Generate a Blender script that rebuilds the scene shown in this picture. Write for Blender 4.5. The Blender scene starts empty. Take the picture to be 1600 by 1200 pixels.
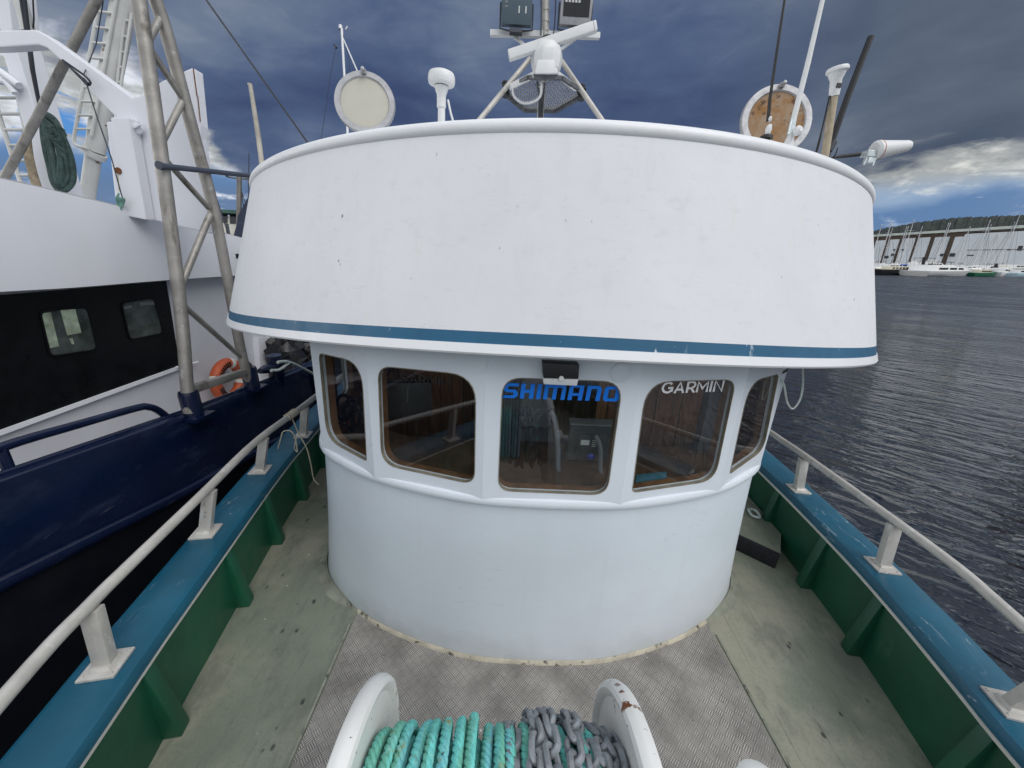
import bpy, bmesh, math, random
from mathutils import Vector as V, Matrix as M
from mathutils.geometry import tessellate_polygon
random.seed(7)
S = bpy.context.scene
COL = S.collection
rad = math.radians
PI = math.pi

# ------------------------------------------------------------------ camera
# boat frame: x to the right, y aft (into the picture), z up, deck near z = 0.  The boat heels
# 1.85 degrees, so everything on her is turned by HEEL at the end.
F = 600.0
PITCH, ROLL, YAW = rad(18.4), rad(2.85), rad(1.25)
CAM = V((-0.247, 0, 2.15))
fw = V((math.sin(YAW) * math.cos(PITCH), math.cos(YAW) * math.cos(PITCH), -math.sin(PITCH)))
r0 = V((math.cos(YAW), -math.sin(YAW), 0))
u0 = r0.cross(fw)
rt = r0 * math.cos(ROLL) + u0 * math.sin(ROLL)
up = -r0 * math.sin(ROLL) + u0 * math.cos(ROLL)
HEEL = M.Translation(CAM) @ M.Rotation(rad(1.85), 4, 'Y') @ M.Translation(-CAM)
H3 = HEEL.to_3x3()
cam_d = bpy.data.cameras.new('camera')
cam_d.sensor_width = 36
cam_d.lens = 36 * F / 1600
cam_d.clip_start = 0.05
cam_d.clip_end = 5000
cam = bpy.data.objects.new('camera', cam_d)
COL.objects.link(cam)
cm = M((rt, up, -fw)).transposed().to_4x4()
cm.translation = CAM
cam.matrix_world = HEEL @ cm
S.camera = cam

# ------------------------------------------------------------------ light
S.view_settings.view_transform = 'Standard'
S.view_settings.look = 'None'
S.view_settings.gamma = 1
S.view_settings.exposure = 0
S.cycles.max_bounces = 10
S.cycles.transparent_max_bounces = 16
S.cycles.caustics_reflective = False
S.cycles.caustics_refractive = False
SUN_EL, SUN_AZ = rad(46), rad(132)          # azimuth from +y towards +x: behind the camera
sd = bpy.data.lights.new('sun', 'SUN')
sd.energy = 1.65
sd.angle = rad(45)
sd.color = (1.0, 0.965, 0.92)
sun = bpy.data.objects.new('sun', sd)
COL.objects.link(sun)
sdir = V((math.sin(SUN_AZ) * math.cos(SUN_EL), math.cos(SUN_AZ) * math.cos(SUN_EL), math.sin(SUN_EL)))
sun.rotation_euler = sdir.to_track_quat('Z', 'Y').to_euler()


class NT:
    """small wrapper to write node trees"""
    def __init__(s, tree):
        s.t = tree
        s.n = tree.nodes
        s.n.clear()

    def node(s, typ, **kw):
        n = s.n.new(typ)
        for k, v in kw.items():
            setattr(n, k, v)
        return n

    def put(s, sock, v):
        if v is None:
            return
        if isinstance(v, bpy.types.NodeSocket):
            s.t.links.new(v, sock)
        else:
            if hasattr(sock.default_value, '__len__') and not isinstance(v, (tuple, list, V)):
                v = (v, v, v)
            if hasattr(sock.default_value, '__len__') and len(sock.default_value) == 4 and len(v) == 3:
                v = (*v, 1)
            sock.default_value = v

    def math(s, op, a, b=None, c=None, clamp=False):
        n = s.node('ShaderNodeMath', operation=op, use_clamp=clamp)
        for i, v in enumerate((a, b, c)):
            s.put(n.inputs[i], v)
        return n.outputs[0]

    def vmath(s, op, a, b=None, scale=None):
        n = s.node('ShaderNodeVectorMath', operation=op)
        s.put(n.inputs[0], a)
        if b is not None:
            s.put(n.inputs[1], b)
        if scale is not None:
            s.put(n.inputs['Scale'], scale)
        return n.outputs[0]

    def noise(s, vec, scale, detail=4, rough=.55, dist=0):
        n = s.node('ShaderNodeTexNoise')
        s.put(n.inputs['Vector'], vec)
        s.put(n.inputs['Scale'], scale)
        s.put(n.inputs['Detail'], detail)
        s.put(n.inputs['Roughness'], rough)
        s.put(n.inputs['Distortion'], dist)
        return n.outputs[0]

    def smooth(s, v, lo, hi, a=0.0, b=1.0):
        n = s.node('ShaderNodeMapRange', interpolation_type='SMOOTHSTEP')
        s.put(n.inputs[0], v)
        for i, q in enumerate((lo, hi, a, b)):
            s.put(n.inputs[i + 1], q)
        return n.outputs[0]

    def mix(s, f, a, b, mode='MIX'):
        n = s.node('ShaderNodeMix', data_type='RGBA', blend_type=mode)
        s.put(n.inputs[0], f)
        s.put(n.inputs[6], a)
        s.put(n.inputs[7], b)
        return n.outputs[2]

    def ramp(s, f, stops):
        n = s.node('ShaderNodeValToRGB')
        el = n.color_ramp.elements
        while len(el) < len(stops):
            el.new(.5)
        for e, (p, c) in zip(el, stops):
            e.position = p
            e.color = (*c, 1)
        s.put(n.inputs[0], f)
        return n.outputs[0]

    def mapping(s, vec, scale=(1, 1, 1), rot=(0, 0, 0), loc=(0, 0, 0)):
        n = s.node('ShaderNodeMapping')
        s.put(n.inputs['Vector'], vec)
        n.inputs['Scale'].default_value = scale
        n.inputs['Rotation'].default_value = rot
        n.inputs['Location'].default_value = loc
        return n.outputs[0]

    def sep(s, vec):
        n = s.node('ShaderNodeSeparateXYZ')
        s.put(n.inputs[0], vec)
        return n.outputs

    def comb(s, x, y, z):
        n = s.node('ShaderNodeCombineXYZ')
        for i, v in enumerate((x, y, z)):
            s.put(n.inputs[i], v)
        return n.outputs[0]


def make_world():
    w = bpy.data.worlds.new('World')
    S.world = w
    w.use_nodes = True
    T = NT(w.node_tree)
    d = T.vmath('NORMALIZE', T.node('ShaderNodeTexCoord').outputs['Generated'])
    x, y, z = T.sep(d)
    az = T.math('MULTIPLY', T.math('ARCTAN2', x, y), 180 / PI)
    el = T.math('MULTIPLY', T.math('ARCSINE', z), 180 / PI)
    zz = T.math('ADD', T.math('MAXIMUM', z, 0), .16)
    pl = T.comb(T.math('DIVIDE', x, zz), T.math('DIVIDE', y, zz), 0)
    flat = T.comb(T.math('DIVIDE', az, 18), T.math('DIVIDE', el, 7), 0)   # long low cloud bands
    n1 = T.noise(T.mapping(pl, (.62, .62, 1), (0, 0, .5), (3.1, 1.4, 0)), 1.1, 5, .5, .5)
    n2 = T.noise(T.mapping(flat, loc=(1.7, 4.2, 0)), 2.3, 9, .6, .5)
    n3 = T.noise(T.mapping(flat, loc=(7.7, 1.2, 3)), 1.6, 6, .5, .3)
    n4 = T.noise(T.mapping(flat, (1, 1, 1), loc=(2.7, 9.2, 5)), 4.5, 7, .6, .2)
    # storm cloud
    lift = T.math('ADD', T.smooth(az, 8, 50, 0, .12), T.smooth(az, -14, -34, 0, .16))
    lift = T.math('MULTIPLY', lift, T.smooth(el, 8, 22, .1, 1))
    st = T.math('ADD', T.math('MULTIPLY', T.math('SUBTRACT', n1, .5), 1.25), T.math('ADD', .355, lift))
    st = T.math('ADD', st, T.math('MULTIPLY', T.math('SUBTRACT', n2, .5), .34))
    storm = T.ramp(st, [(.2, (.046, .072, .158)), (.40, (.082, .120, .222)), (.56, (.155, .200, .290)), (.85, (.32, .36, .43))])
    grey = T.ramp(st, [(.2, (.070, .094, .145)), (.45, (.112, .142, .195)), (.65, (.18, .21, .255)), (.9, (.32, .34, .38))])
    storm = T.mix(T.smooth(az, 18, 44), storm, grey)
    # broken bright cloud near the horizon on either side
    right = T.math('MULTIPLY', T.smooth(az, 26, 40), 9.6)
    left = T.math('MULTIPLY', T.smooth(az, -25, -40), 17.0)
    thr = T.math('ADD', T.math('ADD', right, left), T.math('MULTIPLY', T.math('SUBTRACT', n2, .5), 9.0))
    gap = T.smooth(T.math('SUBTRACT', thr, el), -.9, 2.0)
    cream = T.mix(T.smooth(az, -10, 20), (.80, .84, .92), (.86, .87, .82))
    lf = T.math('SUBTRACT', n4, T.math('MULTIPLY', T.smooth(az, 49, 44), T.smooth(az, 0, 10, 0, .17)))
    lit = T.mix(T.smooth(lf, .38, .66), T.mix(T.smooth(el, 6, 8.5), (.30, .41, .57), (.40, .42, .42)), cream)
    bl = T.math('ADD', T.math('MULTIPLY', T.math('SUBTRACT', n3, .5), 7.5), T.mix(T.smooth(az, -5, 5), 9.3, 6.3))
    dark_low = T.mix(T.smooth(az, -10, 10), (.085, .165, .36), (.085, .205, .46))
    blue = T.mix(T.smooth(el, 6, 11), dark_low, (.08, .30, .74))
    hole = T.smooth(T.math('SUBTRACT', bl, el), -.4, 1.6)
    hole = T.math('MAXIMUM', T.math('MULTIPLY', hole, T.smooth(n4, .68, .52)),
                  T.math('MULTIPLY', T.smooth(n3, .55, .60), T.math('MULTIPLY', T.smooth(az, -30, -40), T.smooth(el, 16, 13))))
    low = T.mix(hole, lit, blue)
    col = T.mix(gap, storm, low)
    # brighter overcast behind and above the photographer
    back = T.math('MAXIMUM', T.smooth(T.math('SUBTRACT', y, T.math('MULTIPLY', x, .55)), .30, -.45), T.math('MULTIPLY', T.smooth(z, .50, .80), .8))
    bright = T.mix(T.smooth(n1, .3, .7), (.74, .82, .95), (.96, .99, 1.04))
    col = T.mix(back, col, bright)
    # bright patch of sky added on the left, out of view, to light the shed
    left_fill = T.math('MULTIPLY', T.smooth(T.math('MULTIPLY', x, -1), .80, .92), T.smooth(T.math('ABSOLUTE', T.math('SUBTRACT', z, .2)), .30, .16))
    col = T.mix(left_fill, col, (2.3, 2.25, 2.15))
    col = T.mix(T.smooth(z, -.02, -.10), col, (.03, .036, .05))
    b1 = T.node('ShaderNodeBackground')
    T.put(b1.inputs[0], col)
    b1.inputs[1].default_value = 1.0
    sky = T.node('ShaderNodeTexSky', sky_type='NISHITA')
    sky.sun_disc = False
    sky.sun_elevation = SUN_EL
    sky.sun_rotation = SUN_AZ
    b2 = T.node('ShaderNodeBackground')
    T.put(b2.inputs[0], sky.outputs[0])
    b2.inputs[1].default_value = .06
    ms = T.node('ShaderNodeMixShader')
    T.put(ms.inputs[0], T.math('MULTIPLY', T.math('MULTIPLY', hole, gap), T.smooth(y, 0, .3, 0, .25)))
    T.t.links.new(b1.outputs[0], ms.inputs[1])
    T.t.links.new(b2.outputs[0], ms.inputs[2])
    o = T.node('ShaderNodeOutputWorld')
    T.t.links.new(ms.outputs[0], o.inputs[0])


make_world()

# ------------------------------------------------------------------ pixel helpers (calibration of the survey)
def ray(u, v):
    return fw + rt * ((u - 800) / F) + up * ((600 - v) / F)

def pz(u, v, z):
    d = ray(u, v)
    return CAM + d * ((z - CAM.z) / d.z)

def py(u, v, y):
    d = ray(u, v)
    return CAM + d * (y / d.y)

def px(u, v, x):
    d = ray(u, v)
    return CAM + d * ((x - CAM.x) / d.x)

def pp(u, v, p, n):
    d = ray(u, v)
    return CAM + d * ((p - CAM).dot(n) / d.dot(n))

def wd(u, v, D):                             # far things, world frame, D metres along the view axis
    return CAM + H3 @ ray(u, v) * D

def wz(u, v, z):
    d = H3 @ ray(u, v)
    return CAM + d * ((z - CAM.z) / d.z)

# ------------------------------------------------------------------ mesh helpers
ORG = {}
ROOTS = []                                    # (object, frame)
FRAME = ['boat']

class MB:
    def __init__(s):
        s.v = []
        s.f = []
        s.mi = []

    def add(s, vs, fs, mi=0):
        o = len(s.v)
        s.v += [V(p) for p in vs]
        s.f += [tuple(i + o for i in f) for f in fs]
        s.mi += [mi] * len(fs)
        return s

    def box(s, c, size, rot=None, mi=0, taper=1.0):
        c = V(c)
        R = rot if rot is not None else M.Identity(3)
        hx, hy, hz = [q / 2 for q in size]
        vs = []
        for dz in (-1, 1):
            k = taper if dz > 0 else 1
            for dx, dy in ((-1, -1), (1, -1), (1, 1), (-1, 1)):
                vs.append(c + R @ V((dx * hx * k, dy * hy * k, dz * hz)))
        return s.add(vs, [(3, 2, 1, 0), (4, 5, 6, 7), (0, 1, 5, 4), (1, 2, 6, 5), (2, 3, 7, 6), (3, 0, 4, 7)], mi)

    def bar(s, a, b, w, h, ref=(0, 0, 1), mi=0):
        a, b = V(a), V(b)
        d = (b - a).normalized()
        x = d.cross(V(ref))
        if x.length < 1e-4:
            x = d.cross(V((1, 0, 0)))
        x.normalize()
        z = x.cross(d)
        R = M((x, d, z)).transposed()
        return s.box((a + b) / 2, (w, (b - a).length, h), R, mi)

    def tube(s, pts, r, n=10, mi=0, closed=False, caps=True, flat=1.0):
        pts = [V(p) for p in pts]
        N = len(pts)
        rs = r if isinstance(r, (list, tuple)) else [r] * N
        tang = []
        for i in range(N):
            if closed:
                t = pts[(i + 1) % N] - pts[i - 1]
            else:
                t = pts[min(i + 1, N - 1)] - pts[max(i - 1, 0)]
            tang.append(t.normalized())
        x = tang[0].cross(V((0, 0, 1)))
        if x.length < .05:
            x = tang[0].cross(V((0, 1, 0)))
        x.normalize()
        vs = []
        for i in range(N):
            x = x - tang[i] * x.dot(tang[i])
            x.normalize()
            yv = tang[i].cross(x)
            for k in range(n):
                a = 2 * PI * k / n
                vs.append(pts[i] + (x * math.cos(a) + yv * math.sin(a) * flat) * rs[i])
        fs = []
        for i in range(N if closed else N - 1):
            j = (i + 1) % N
            for k in range(n):
                q = (k + 1) % n
                fs.append((i * n + k, i * n + q, j * n + q, j * n + k))
        if caps and not closed:
            fs.append(tuple(range(n))[::-1])
            fs.append(tuple((N - 1) * n + k for k in range(n)))
        return s.add(vs, fs, mi)

    def lathe(s, prof, base, axis=(0, 0, 1), n=24, mi=0):
        base = V(base)
        ax = V(axis).normalized()
        x = ax.cross(V((0, 1, 0)))
        if x.length < .05:
            x = ax.cross(V((1, 0, 0)))
        x.normalize()
        y = ax.cross(x)
        vs = []
        for r, h in prof:
            for k in range(n):
                a = 2 * PI * k / n
                vs.append(base + ax * h + (x * math.cos(a) + y * math.sin(a)) * r)
        fs = []
        for i in range(len(prof) - 1):
            for k in range(n):
                q = (k + 1) % n
                fs.append((i * n + k, i * n + q, (i + 1) * n + q, (i + 1) * n + k))
        if prof[0][0] > 1e-4:
            fs.append(tuple(range(n))[::-1])
        if prof[-1][0] > 1e-4:
            fs.append(tuple((len(prof) - 1) * n + k for k in range(n)))
        return s.add(vs, fs, mi)

    def prism(s, pts, vec, mi=0):
        pts = [V(p) for p in pts]
        vec = V(vec)
        n = len(pts)
        tri = tessellate_polygon([pts])
        fs = [tuple(t) for t in tri] + [tuple(i + n for i in reversed(t)) for t in tri]
        fs += [(i, (i + 1) % n, (i + 1) % n + n, i + n) for i in range(n)]
        return s.add(pts + [p + vec for p in pts], fs, mi)

    def holed(s, outer, inner, vec, mi=0):
        """plate with one hole, thickness vec"""
        outer = [V(p) for p in outer]
        inner = [V(p) for p in inner]
        vec = V(vec)
        tri = tessellate_polygon([outer, inner])
        pts = outer + inner
        n, a, b = len(pts), len(outer), len(inner)
        fs = [tuple(t) for t in tri] + [tuple(i + n for i in reversed(t)) for t in tri]
        fs += [(i, (i + 1) % a, (i + 1) % a + n, i + n) for i in range(a)]
        fs += [(a + i, a + (i + 1) % b, a + (i + 1) % b + n, a + i + n) for i in range(b)]
        return s.add(pts + [p + vec for p in pts], fs, mi)

    def grid(s, rows, mi=0, closed=False):
        nr, nc = len(rows), len(rows[0])
        vs = [p for r in rows for p in r]
        fs = []
        for i in range(nr - 1):
            for j in range(nc if closed else nc - 1):
                q = (j + 1) % nc
                fs.append((i * nc + j, i * nc + q, (i + 1) * nc + q, (i + 1) * nc + j))
        return s.add(vs, fs, mi)

    def build(s, name, mats, parent=None, smooth=True, bevel=0, weld=True, angle=.6):
        bm = bmesh.new()
        org = ORG.get(parent, V((0, 0, 0)))
        bv = [bm.verts.new(p - org) for p in s.v]
        for f, mi in zip(s.f, s.mi):
            try:
                fc = bm.faces.new([bv[i] for i in f])
                fc.material_index = mi
            except ValueError:
                pass
        if weld:
            bmesh.ops.remove_doubles(bm, verts=bm.verts, dist=1e-5)
        bmesh.ops.recalc_face_normals(bm, faces=bm.faces)
        if bevel:
            es = [e for e in bm.edges if len(e.link_faces) == 2 and e.calc_face_angle(0) > .7]
            bmesh.ops.bevel(bm, geom=es, offset=bevel, segments=2, affect='EDGES', profile=.6, clamp_overlap=True)
        for f in bm.faces:
            f.smooth = smooth
        if smooth:
            for e in bm.edges:
                if len(e.link_faces) == 2 and e.calc_face_angle(0) > angle:
                    e.smooth = False
        me = bpy.data.meshes.new(name)
        bm.to_mesh(me)
        bm.free()
        for m in (mats if isinstance(mats, (list, tuple)) else [mats]):
            me.materials.append(m)
        o = bpy.data.objects.new(name, me)
        COL.objects.link(o)
        if parent is not None:
            o.parent = parent
            ORG[o] = org
        else:
            ROOTS.append((o, FRAME[0]))
        return o


def tag(o, label, cat, group=None):
    o['label'] = label
    o['category'] = cat
    if group:
        o['group'] = group
    return o

def thing(name, label, cat, loc, group=None):
    o = bpy.data.objects.new(name, None)
    o.empty_display_size = .1
    COL.objects.link(o)
    o.location = V(loc)
    ORG[o] = V(loc)
    ROOTS.append((o, FRAME[0]))
    return tag(o, label, cat, group)

def structure(o):
    o['kind'] = 'structure'
    return o

def spline(pts, n=8):
    pts = [V(p) for p in pts]
    out = []
    for i in range(len(pts) - 1):
        p0, p1, p2, p3 = pts[max(i - 1, 0)], pts[i], pts[i + 1], pts[min(i + 2, len(pts) - 1)]
        for k in range(n):
            t = k / n
            out.append(.5 * ((2 * p1) + (p2 - p0) * t + (2 * p0 - 5 * p1 + 4 * p2 - p3) * t * t + (3 * p1 - p0 - 3 * p2 + p3) * t ** 3))
    out.append(pts[-1])
    return out

def interp(tab, q):
    if q <= tab[0][0]:
        (a, b), (c, d) = tab[0], tab[1]
    else:
        for (a, b), (c, d) in zip(tab, tab[1:]):
            if q <= c:
                break
    return b + (d - b) * (q - a) / (c - a)

def rounded(cs, r, n=6):
    """rounded quadrilateral from four coplanar corners; r is one radius or one per corner"""
    out = []
    for i in range(4):
        p, a, b = cs[i], cs[i - 1], cs[(i + 1) % 4]
        ri = r[i] if isinstance(r, (list, tuple)) else r
        d1, d2 = (a - p).normalized(), (b - p).normalized()
        for k in range(n + 1):
            t = k / n
            p1, p2 = p + d1 * ri, p + d2 * ri
            out.append(p1 * (1 - t) ** 2 + p * 2 * t * (1 - t) * 1.0 + p2 * t * t)
    return out

# ------------------------------------------------------------------ materials
def mat(name, col, rough=.5, metal=0, var=.06, vscale=2.0, bump=0, bscale=60, stretch=(1, 1, 1), spots=(), spec=.5, coat=0, build=None):
    m = bpy.data.materials.new(name)
    m.use_nodes = True
    T = NT(m.node_tree)
    P = T.node('ShaderNodeBsdfPrincipled')
    o = T.node('ShaderNodeOutputMaterial')
    T.t.links.new(P.outputs[0], o.inputs[0])
    co = T.node('ShaderNodeTexCoord').outputs['Object']
    n = T.noise(co, vscale, 6, .6)
    c = T.mix(T.smooth(n, .3, .7), tuple(q * (1 - var) for q in col), tuple(min(1, q * (1 + var)) for q in col))
    rg = T.smooth(T.noise(co, vscale * 3, 5), .3, .7, max(.02, rough - .08), min(1, rough + .08))
    for k, (sc, scale, lo, hi, st) in enumerate(spots):
        nn = T.noise(T.mapping(co, st, loc=(k * 3.7, k * 1.3, k * 5.1)), scale, 5, .6, .2)
        c = T.mix(T.smooth(nn, lo, hi), c, sc)
    h = None
    if bump:
        h = T.noise(T.mapping(co, stretch), bscale, 5, .6)
    ctx = dict(T=T, P=P, co=co, c=c, h=h, rough=rg)
    if build:
        build(ctx)
    T.put(P.inputs['Base Color'], ctx['c'])
    T.put(P.inputs['Roughness'], ctx['rough'])
    T.put(P.inputs['Metallic'], ctx.get('metal', metal))
    P.inputs['Specular IOR Level'].default_value = spec
    if coat:
        P.inputs['Coat Weight'].default_value = coat
        P.inputs['Coat Roughness'].default_value = .08
    if ctx['h'] is not None:
        b = T.node('ShaderNodeBump')
        b.inputs['Strength'].default_value = ctx.get('bstr', bump if bump else .3)
        b.inputs['Distance'].default_value = ctx.get('bdist', .01)
        T.put(b.inputs['Height'], ctx['h'])
        T.t.links.new(b.outputs[0], P.inputs['Normal'])
    return m


def visor_build(x):
    T, co = x['T'], x['co']
    # brushed-on paint, faint vertical grime, small dark chips, a few yellow streaks
    streak = T.noise(T.mapping(co, (9, 9, .8)), 1.6, 6, .65)
    c = T.mix(T.smooth(streak, .52, .75, 0, .22), x['c'], (.56, .57, .56))
    ye = T.noise(T.mapping(co, (14, 14, 1.4), loc=(3, 1, 2)), 1.3, 5, .6)
    c = T.mix(T.smooth(ye, .62, .78, 0, .20), c, (.66, .60, .44))
    w = T.noise(co, 14, 5, .6)
    c = T.mix(T.smooth(w, .5, .75, 0, .12), c, (.62, .64, .67))
    vo = T.node('ShaderNodeTexVoronoi', feature='F1')
    T.put(vo.inputs['Vector'], T.mapping(co, (1, 1, .75)))
    vo.inputs['Scale'].default_value = 8.5
    vo.inputs['Randomness'].default_value = 1
    rnd = T.sep(vo.outputs['Color'])[0]
    chip = T.math('MULTIPLY', T.smooth(T.math('ADD', vo.outputs['Distance'], T.math('MULTIPLY', T.math('SUBTRACT', w, .5), .07)), .060, .022), T.smooth(rnd, .62, .68))
    c = T.mix(T.math('MULTIPLY', chip, .75), c, (.10, .10, .11))
    v2 = T.node('ShaderNodeTexVoronoi', feature='F1')
    T.put(v2.inputs['Vector'], T.mapping(co, (1.3, 1.3, .55), loc=(3, 1, 6)))
    v2.inputs['Scale'].default_value = 17
    m2_ = T.math('MULTIPLY', T.smooth(T.math('ADD', v2.outputs['Distance'], T.math('MULTIPLY', T.math('SUBTRACT', w, .5), .14)), .085, .03), T.smooth(T.sep(v2.outputs['Color'])[1], .86, .90))
    c = T.mix(T.math('MULTIPLY', m2_, .55), c, (.24, .245, .26))
    gm = T.noise(T.mapping(co, (4, 4, 7), loc=(1, 1, 4)), 3.0, 7, .75)
    c = T.mix(T.smooth(gm, .53, .70, 0, .22), c, (.50, .51, .53))
    # hairline scuffs
    wv = T.noise(T.mapping(co, (2.2, 2.2, 9), loc=(5, 2, 1)), 1.8, 3, .5, 1.0)
    hair = T.math('MULTIPLY', T.smooth(T.math('ABSOLUTE', T.math('SUBTRACT', wv, .57)), .006, .0), T.smooth(T.noise(co, 3.1, 2), .52, .62))
    c = T.mix(T.math('MULTIPLY', hair, .22), c, (.30, .31, .34))
    x['c'] = c
    hb = T.noise(T.mapping(co, (3, 3, 26)), 9, 5, .6)
    hv = T.noise(co, 7, 4, .5)
    x['h'] = T.math('ADD', T.math('ADD', T.math('MULTIPLY', hb, .45), T.math('MULTIPLY', hv, .8)), T.math('MULTIPLY', T.noise(co, 1.7, 4, .55), 5.0))
    x['bstr'] = .16
    x['bdist'] = .005

def wall_build(x):
    T, co = x['T'], x['co']
    zz = T.sep(co)[2]
    streak = T.noise(T.mapping(co, (11, 11, .7), loc=(1, 5, 2)), 1.5, 6, .65)
    c = T.mix(T.smooth(streak, .55, .78, 0, .20), x['c'], (.55, .57, .56))
    # greyer towards the foot, with a ragged edge
    foot = T.math('MULTIPLY', T.smooth(T.math('ADD', zz, T.math('MULTIPLY', T.noise(co, 6, 5), .30)), .36, .12), .55)
    c = T.mix(foot, c, (.42, .43, .40))
    sp = T.noise(co, 45, 3, .6)
    c = T.mix(T.smooth(sp, .72, .78, 0, .4), c, (.30, .28, .25))
    sc = T.noise(T.mapping(co, (2.5, 2.5, 6), loc=(7, 3, 1)), 2.2, 3, .5, .5)
    hair = T.math('MULTIPLY', T.smooth(T.math('ABSOLUTE', T.math('SUBTRACT', sc, .56)), .005, 0), T.smooth(T.noise(co, 4, 2), .54, .62))
    c = T.mix(T.math('MULTIPLY', hair, .35), c, (.30, .31, .34))
    bl = T.noise(co, 1.6, 4, .6)
    c = T.mix(T.smooth(bl, .45, .7, 0, .5), c, (.66, .68, .74))
    x['c'] = c
    x['h'] = T.math('ADD', T.noise(T.mapping(co, (3, 3, 14)), 6, 5, .6), T.math('MULTIPLY', T.noise(co, 2.2, 3, .5), 1.5))
    x['bstr'] = .16
    x['bdist'] = .005

def deck_build(x):
    T, co = x['T'], x['co']
    X, Y, Z = T.sep(co)
    c = x['c']
    big = T.noise(co, 1.1, 6, .65)
    c = T.mix(T.smooth(big, .44, .62, 0, .9), c, (.315, .305, .235))
    sm = T.noise(T.mapping(co, (2.2, 1.0, 1), loc=(9, 4, 2)), 2.6, 6, .7)
    c = T.mix(T.smooth(sm, .50, .66, 0, .5), c, (.115, .130, .108))
    scuff = T.noise(T.mapping(co, (6, 1.6, 1), (0, 0, .1)), 4, 6, .65)
    c = T.mix(T.smooth(scuff, .50, .74, 0, .28), c, (.085, .100, .085))
    scuff2 = T.noise(T.mapping(co, (5, 1.4, 1), (0, 0, -.25), (4, 4, 4)), 6, 6, .7)
    c = T.mix(T.smooth(scuff2, .58, .75, 0, .22), c, (.30, .315, .28))
    fine = T.noise(co, 70, 4, .7)
    c = T.mix(T.smooth(fine, .50, .78, 0, .55), c, (.09, .10, .085))
    # caulked plank seams
    pl = T.math('ABSOLUTE', T.math('SUBTRACT', T.math('FRACT', T.math('MULTIPLY', T.math('ADD', X, T.math('MULTIPLY', Y, -.06)), 5.2)), .5))
    seam = T.math('MULTIPLY', T.smooth(pl, .016, .004), T.smooth(T.noise(co, 2.4, 3), .50, .62))
    c = T.mix(T.math('MULTIPLY', seam, .6), c, (.05, .055, .05))
    # oil drips and rust
    vo = T.node('ShaderNodeTexVoronoi')
    T.put(vo.inputs['Vector'], T.mapping(co, (1.25, .8, 1)))
    vo.inputs['Scale'].default_value = 13
    rnd = T.sep(vo.outputs['Color'])[1]
    drip = T.math('MULTIPLY', T.smooth(T.math('ADD', vo.outputs['Distance'], T.math('MULTIPLY', T.math('SUBTRACT', fine, .5), .2)), .20, .10), T.smooth(rnd, .60, .66))
    drip = T.math('MULTIPLY', drip, T.smooth(T.noise(co, 1.7, 2), .44, .54))
    c = T.mix(T.math('MULTIPLY', drip, .85), c, (.022, .022, .02))
    ru = T.noise(T.mapping(co, (5, 2, 1), loc=(2, 8, 1)), 3.1, 4, .6)
    c = T.mix(T.smooth(ru, .70, .76, 0, .6), c, (.16, .085, .03))
    wh = T.node('ShaderNodeTexVoronoi')
    T.put(wh.inputs['Vector'], T.mapping(co, loc=(5, 5, 5)))
    wh.inputs['Scale'].default_value = 16
    wf = T.math('MULTIPLY', T.smooth(wh.outputs['Distance'], .10, .05), T.smooth(T.sep(wh.outputs['Color'])[0], .88, .90))
    c = T.mix(wf, c, (.7, .7, .66))
    x['c'] = c
    x['h'] = T.math('ADD', fine, T.math('MULTIPLY', seam, -1.5))
    x['bstr'] = .25
    x['bdist'] = .003

def tread_build(x):
    T, co = x['T'], x['co']
    r = T.mapping(co, (27, 27, 1), (0, 0, PI / 4))
    a, b, _ = T.sep(r)
    fa, fb = T.math('FRACT', a), T.math('FRACT', b)
    par = T.math('ABSOLUTE', T.math('MODULO', T.math('ADD', T.math('FLOOR', a), T.math('FLOOR', b)), 2))
    n = T.node('ShaderNodeMix', data_type='FLOAT')
    T.put(n.inputs[0], par); T.put(n.inputs[2], fa); T.put(n.inputs[3], fb)
    s1 = n.outputs[0]
    n = T.node('ShaderNodeMix', data_type='FLOAT')
    T.put(n.inputs[0], par); T.put(n.inputs[2], fb); T.put(n.inputs[3], fa)
    s2 = n.outputs[0]
    bars = T.smooth(T.math('SINE', T.math('MULTIPLY_ADD', s1, 8 * PI, -PI / 2)), -.3, .6)
    win = T.math('MULTIPLY', T.smooth(s2, .02, .07), T.smooth(s2, .98, .93))
    h = T.math('MULTIPLY', bars, win)
    wear = T.noise(co, 3.2, 6, .65)
    c = T.mix(T.smooth(wear, .35, .7), (.165, .153, .138), (.29, .272, .245))
    c = T.mix(T.math('MULTIPLY', h, T.smooth(T.noise(co, 6, 5, .6), .3, .7, .30, .95)), c, (.58, .55, .51))
    gr = T.noise(co, 2.1, 5, .6)
    c = T.mix(T.smooth(gr, .55, .75, 0, .6), c, (.105, .115, .10))
    vo = T.node('ShaderNodeTexVoronoi')
    T.put(vo.inputs['Vector'], co)
    vo.inputs['Scale'].default_value = 14
    fl = T.math('MULTIPLY', T.smooth(vo.outputs['Distance'], .13, .07), T.smooth(T.sep(vo.outputs['Color'])[0], .88, .91))
    c = T.mix(fl, c, (.75, .75, .72))
    fk = T.noise(co, 60, 3, .6)
    c = T.mix(T.smooth(fk, .66, .74, 0, .7), c, (.05, .045, .04))
    x['c'] = c
    x['h'] = h
    x['bstr'] = .75
    x['bdist'] = .004
    x['metal'] = .25

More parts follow.
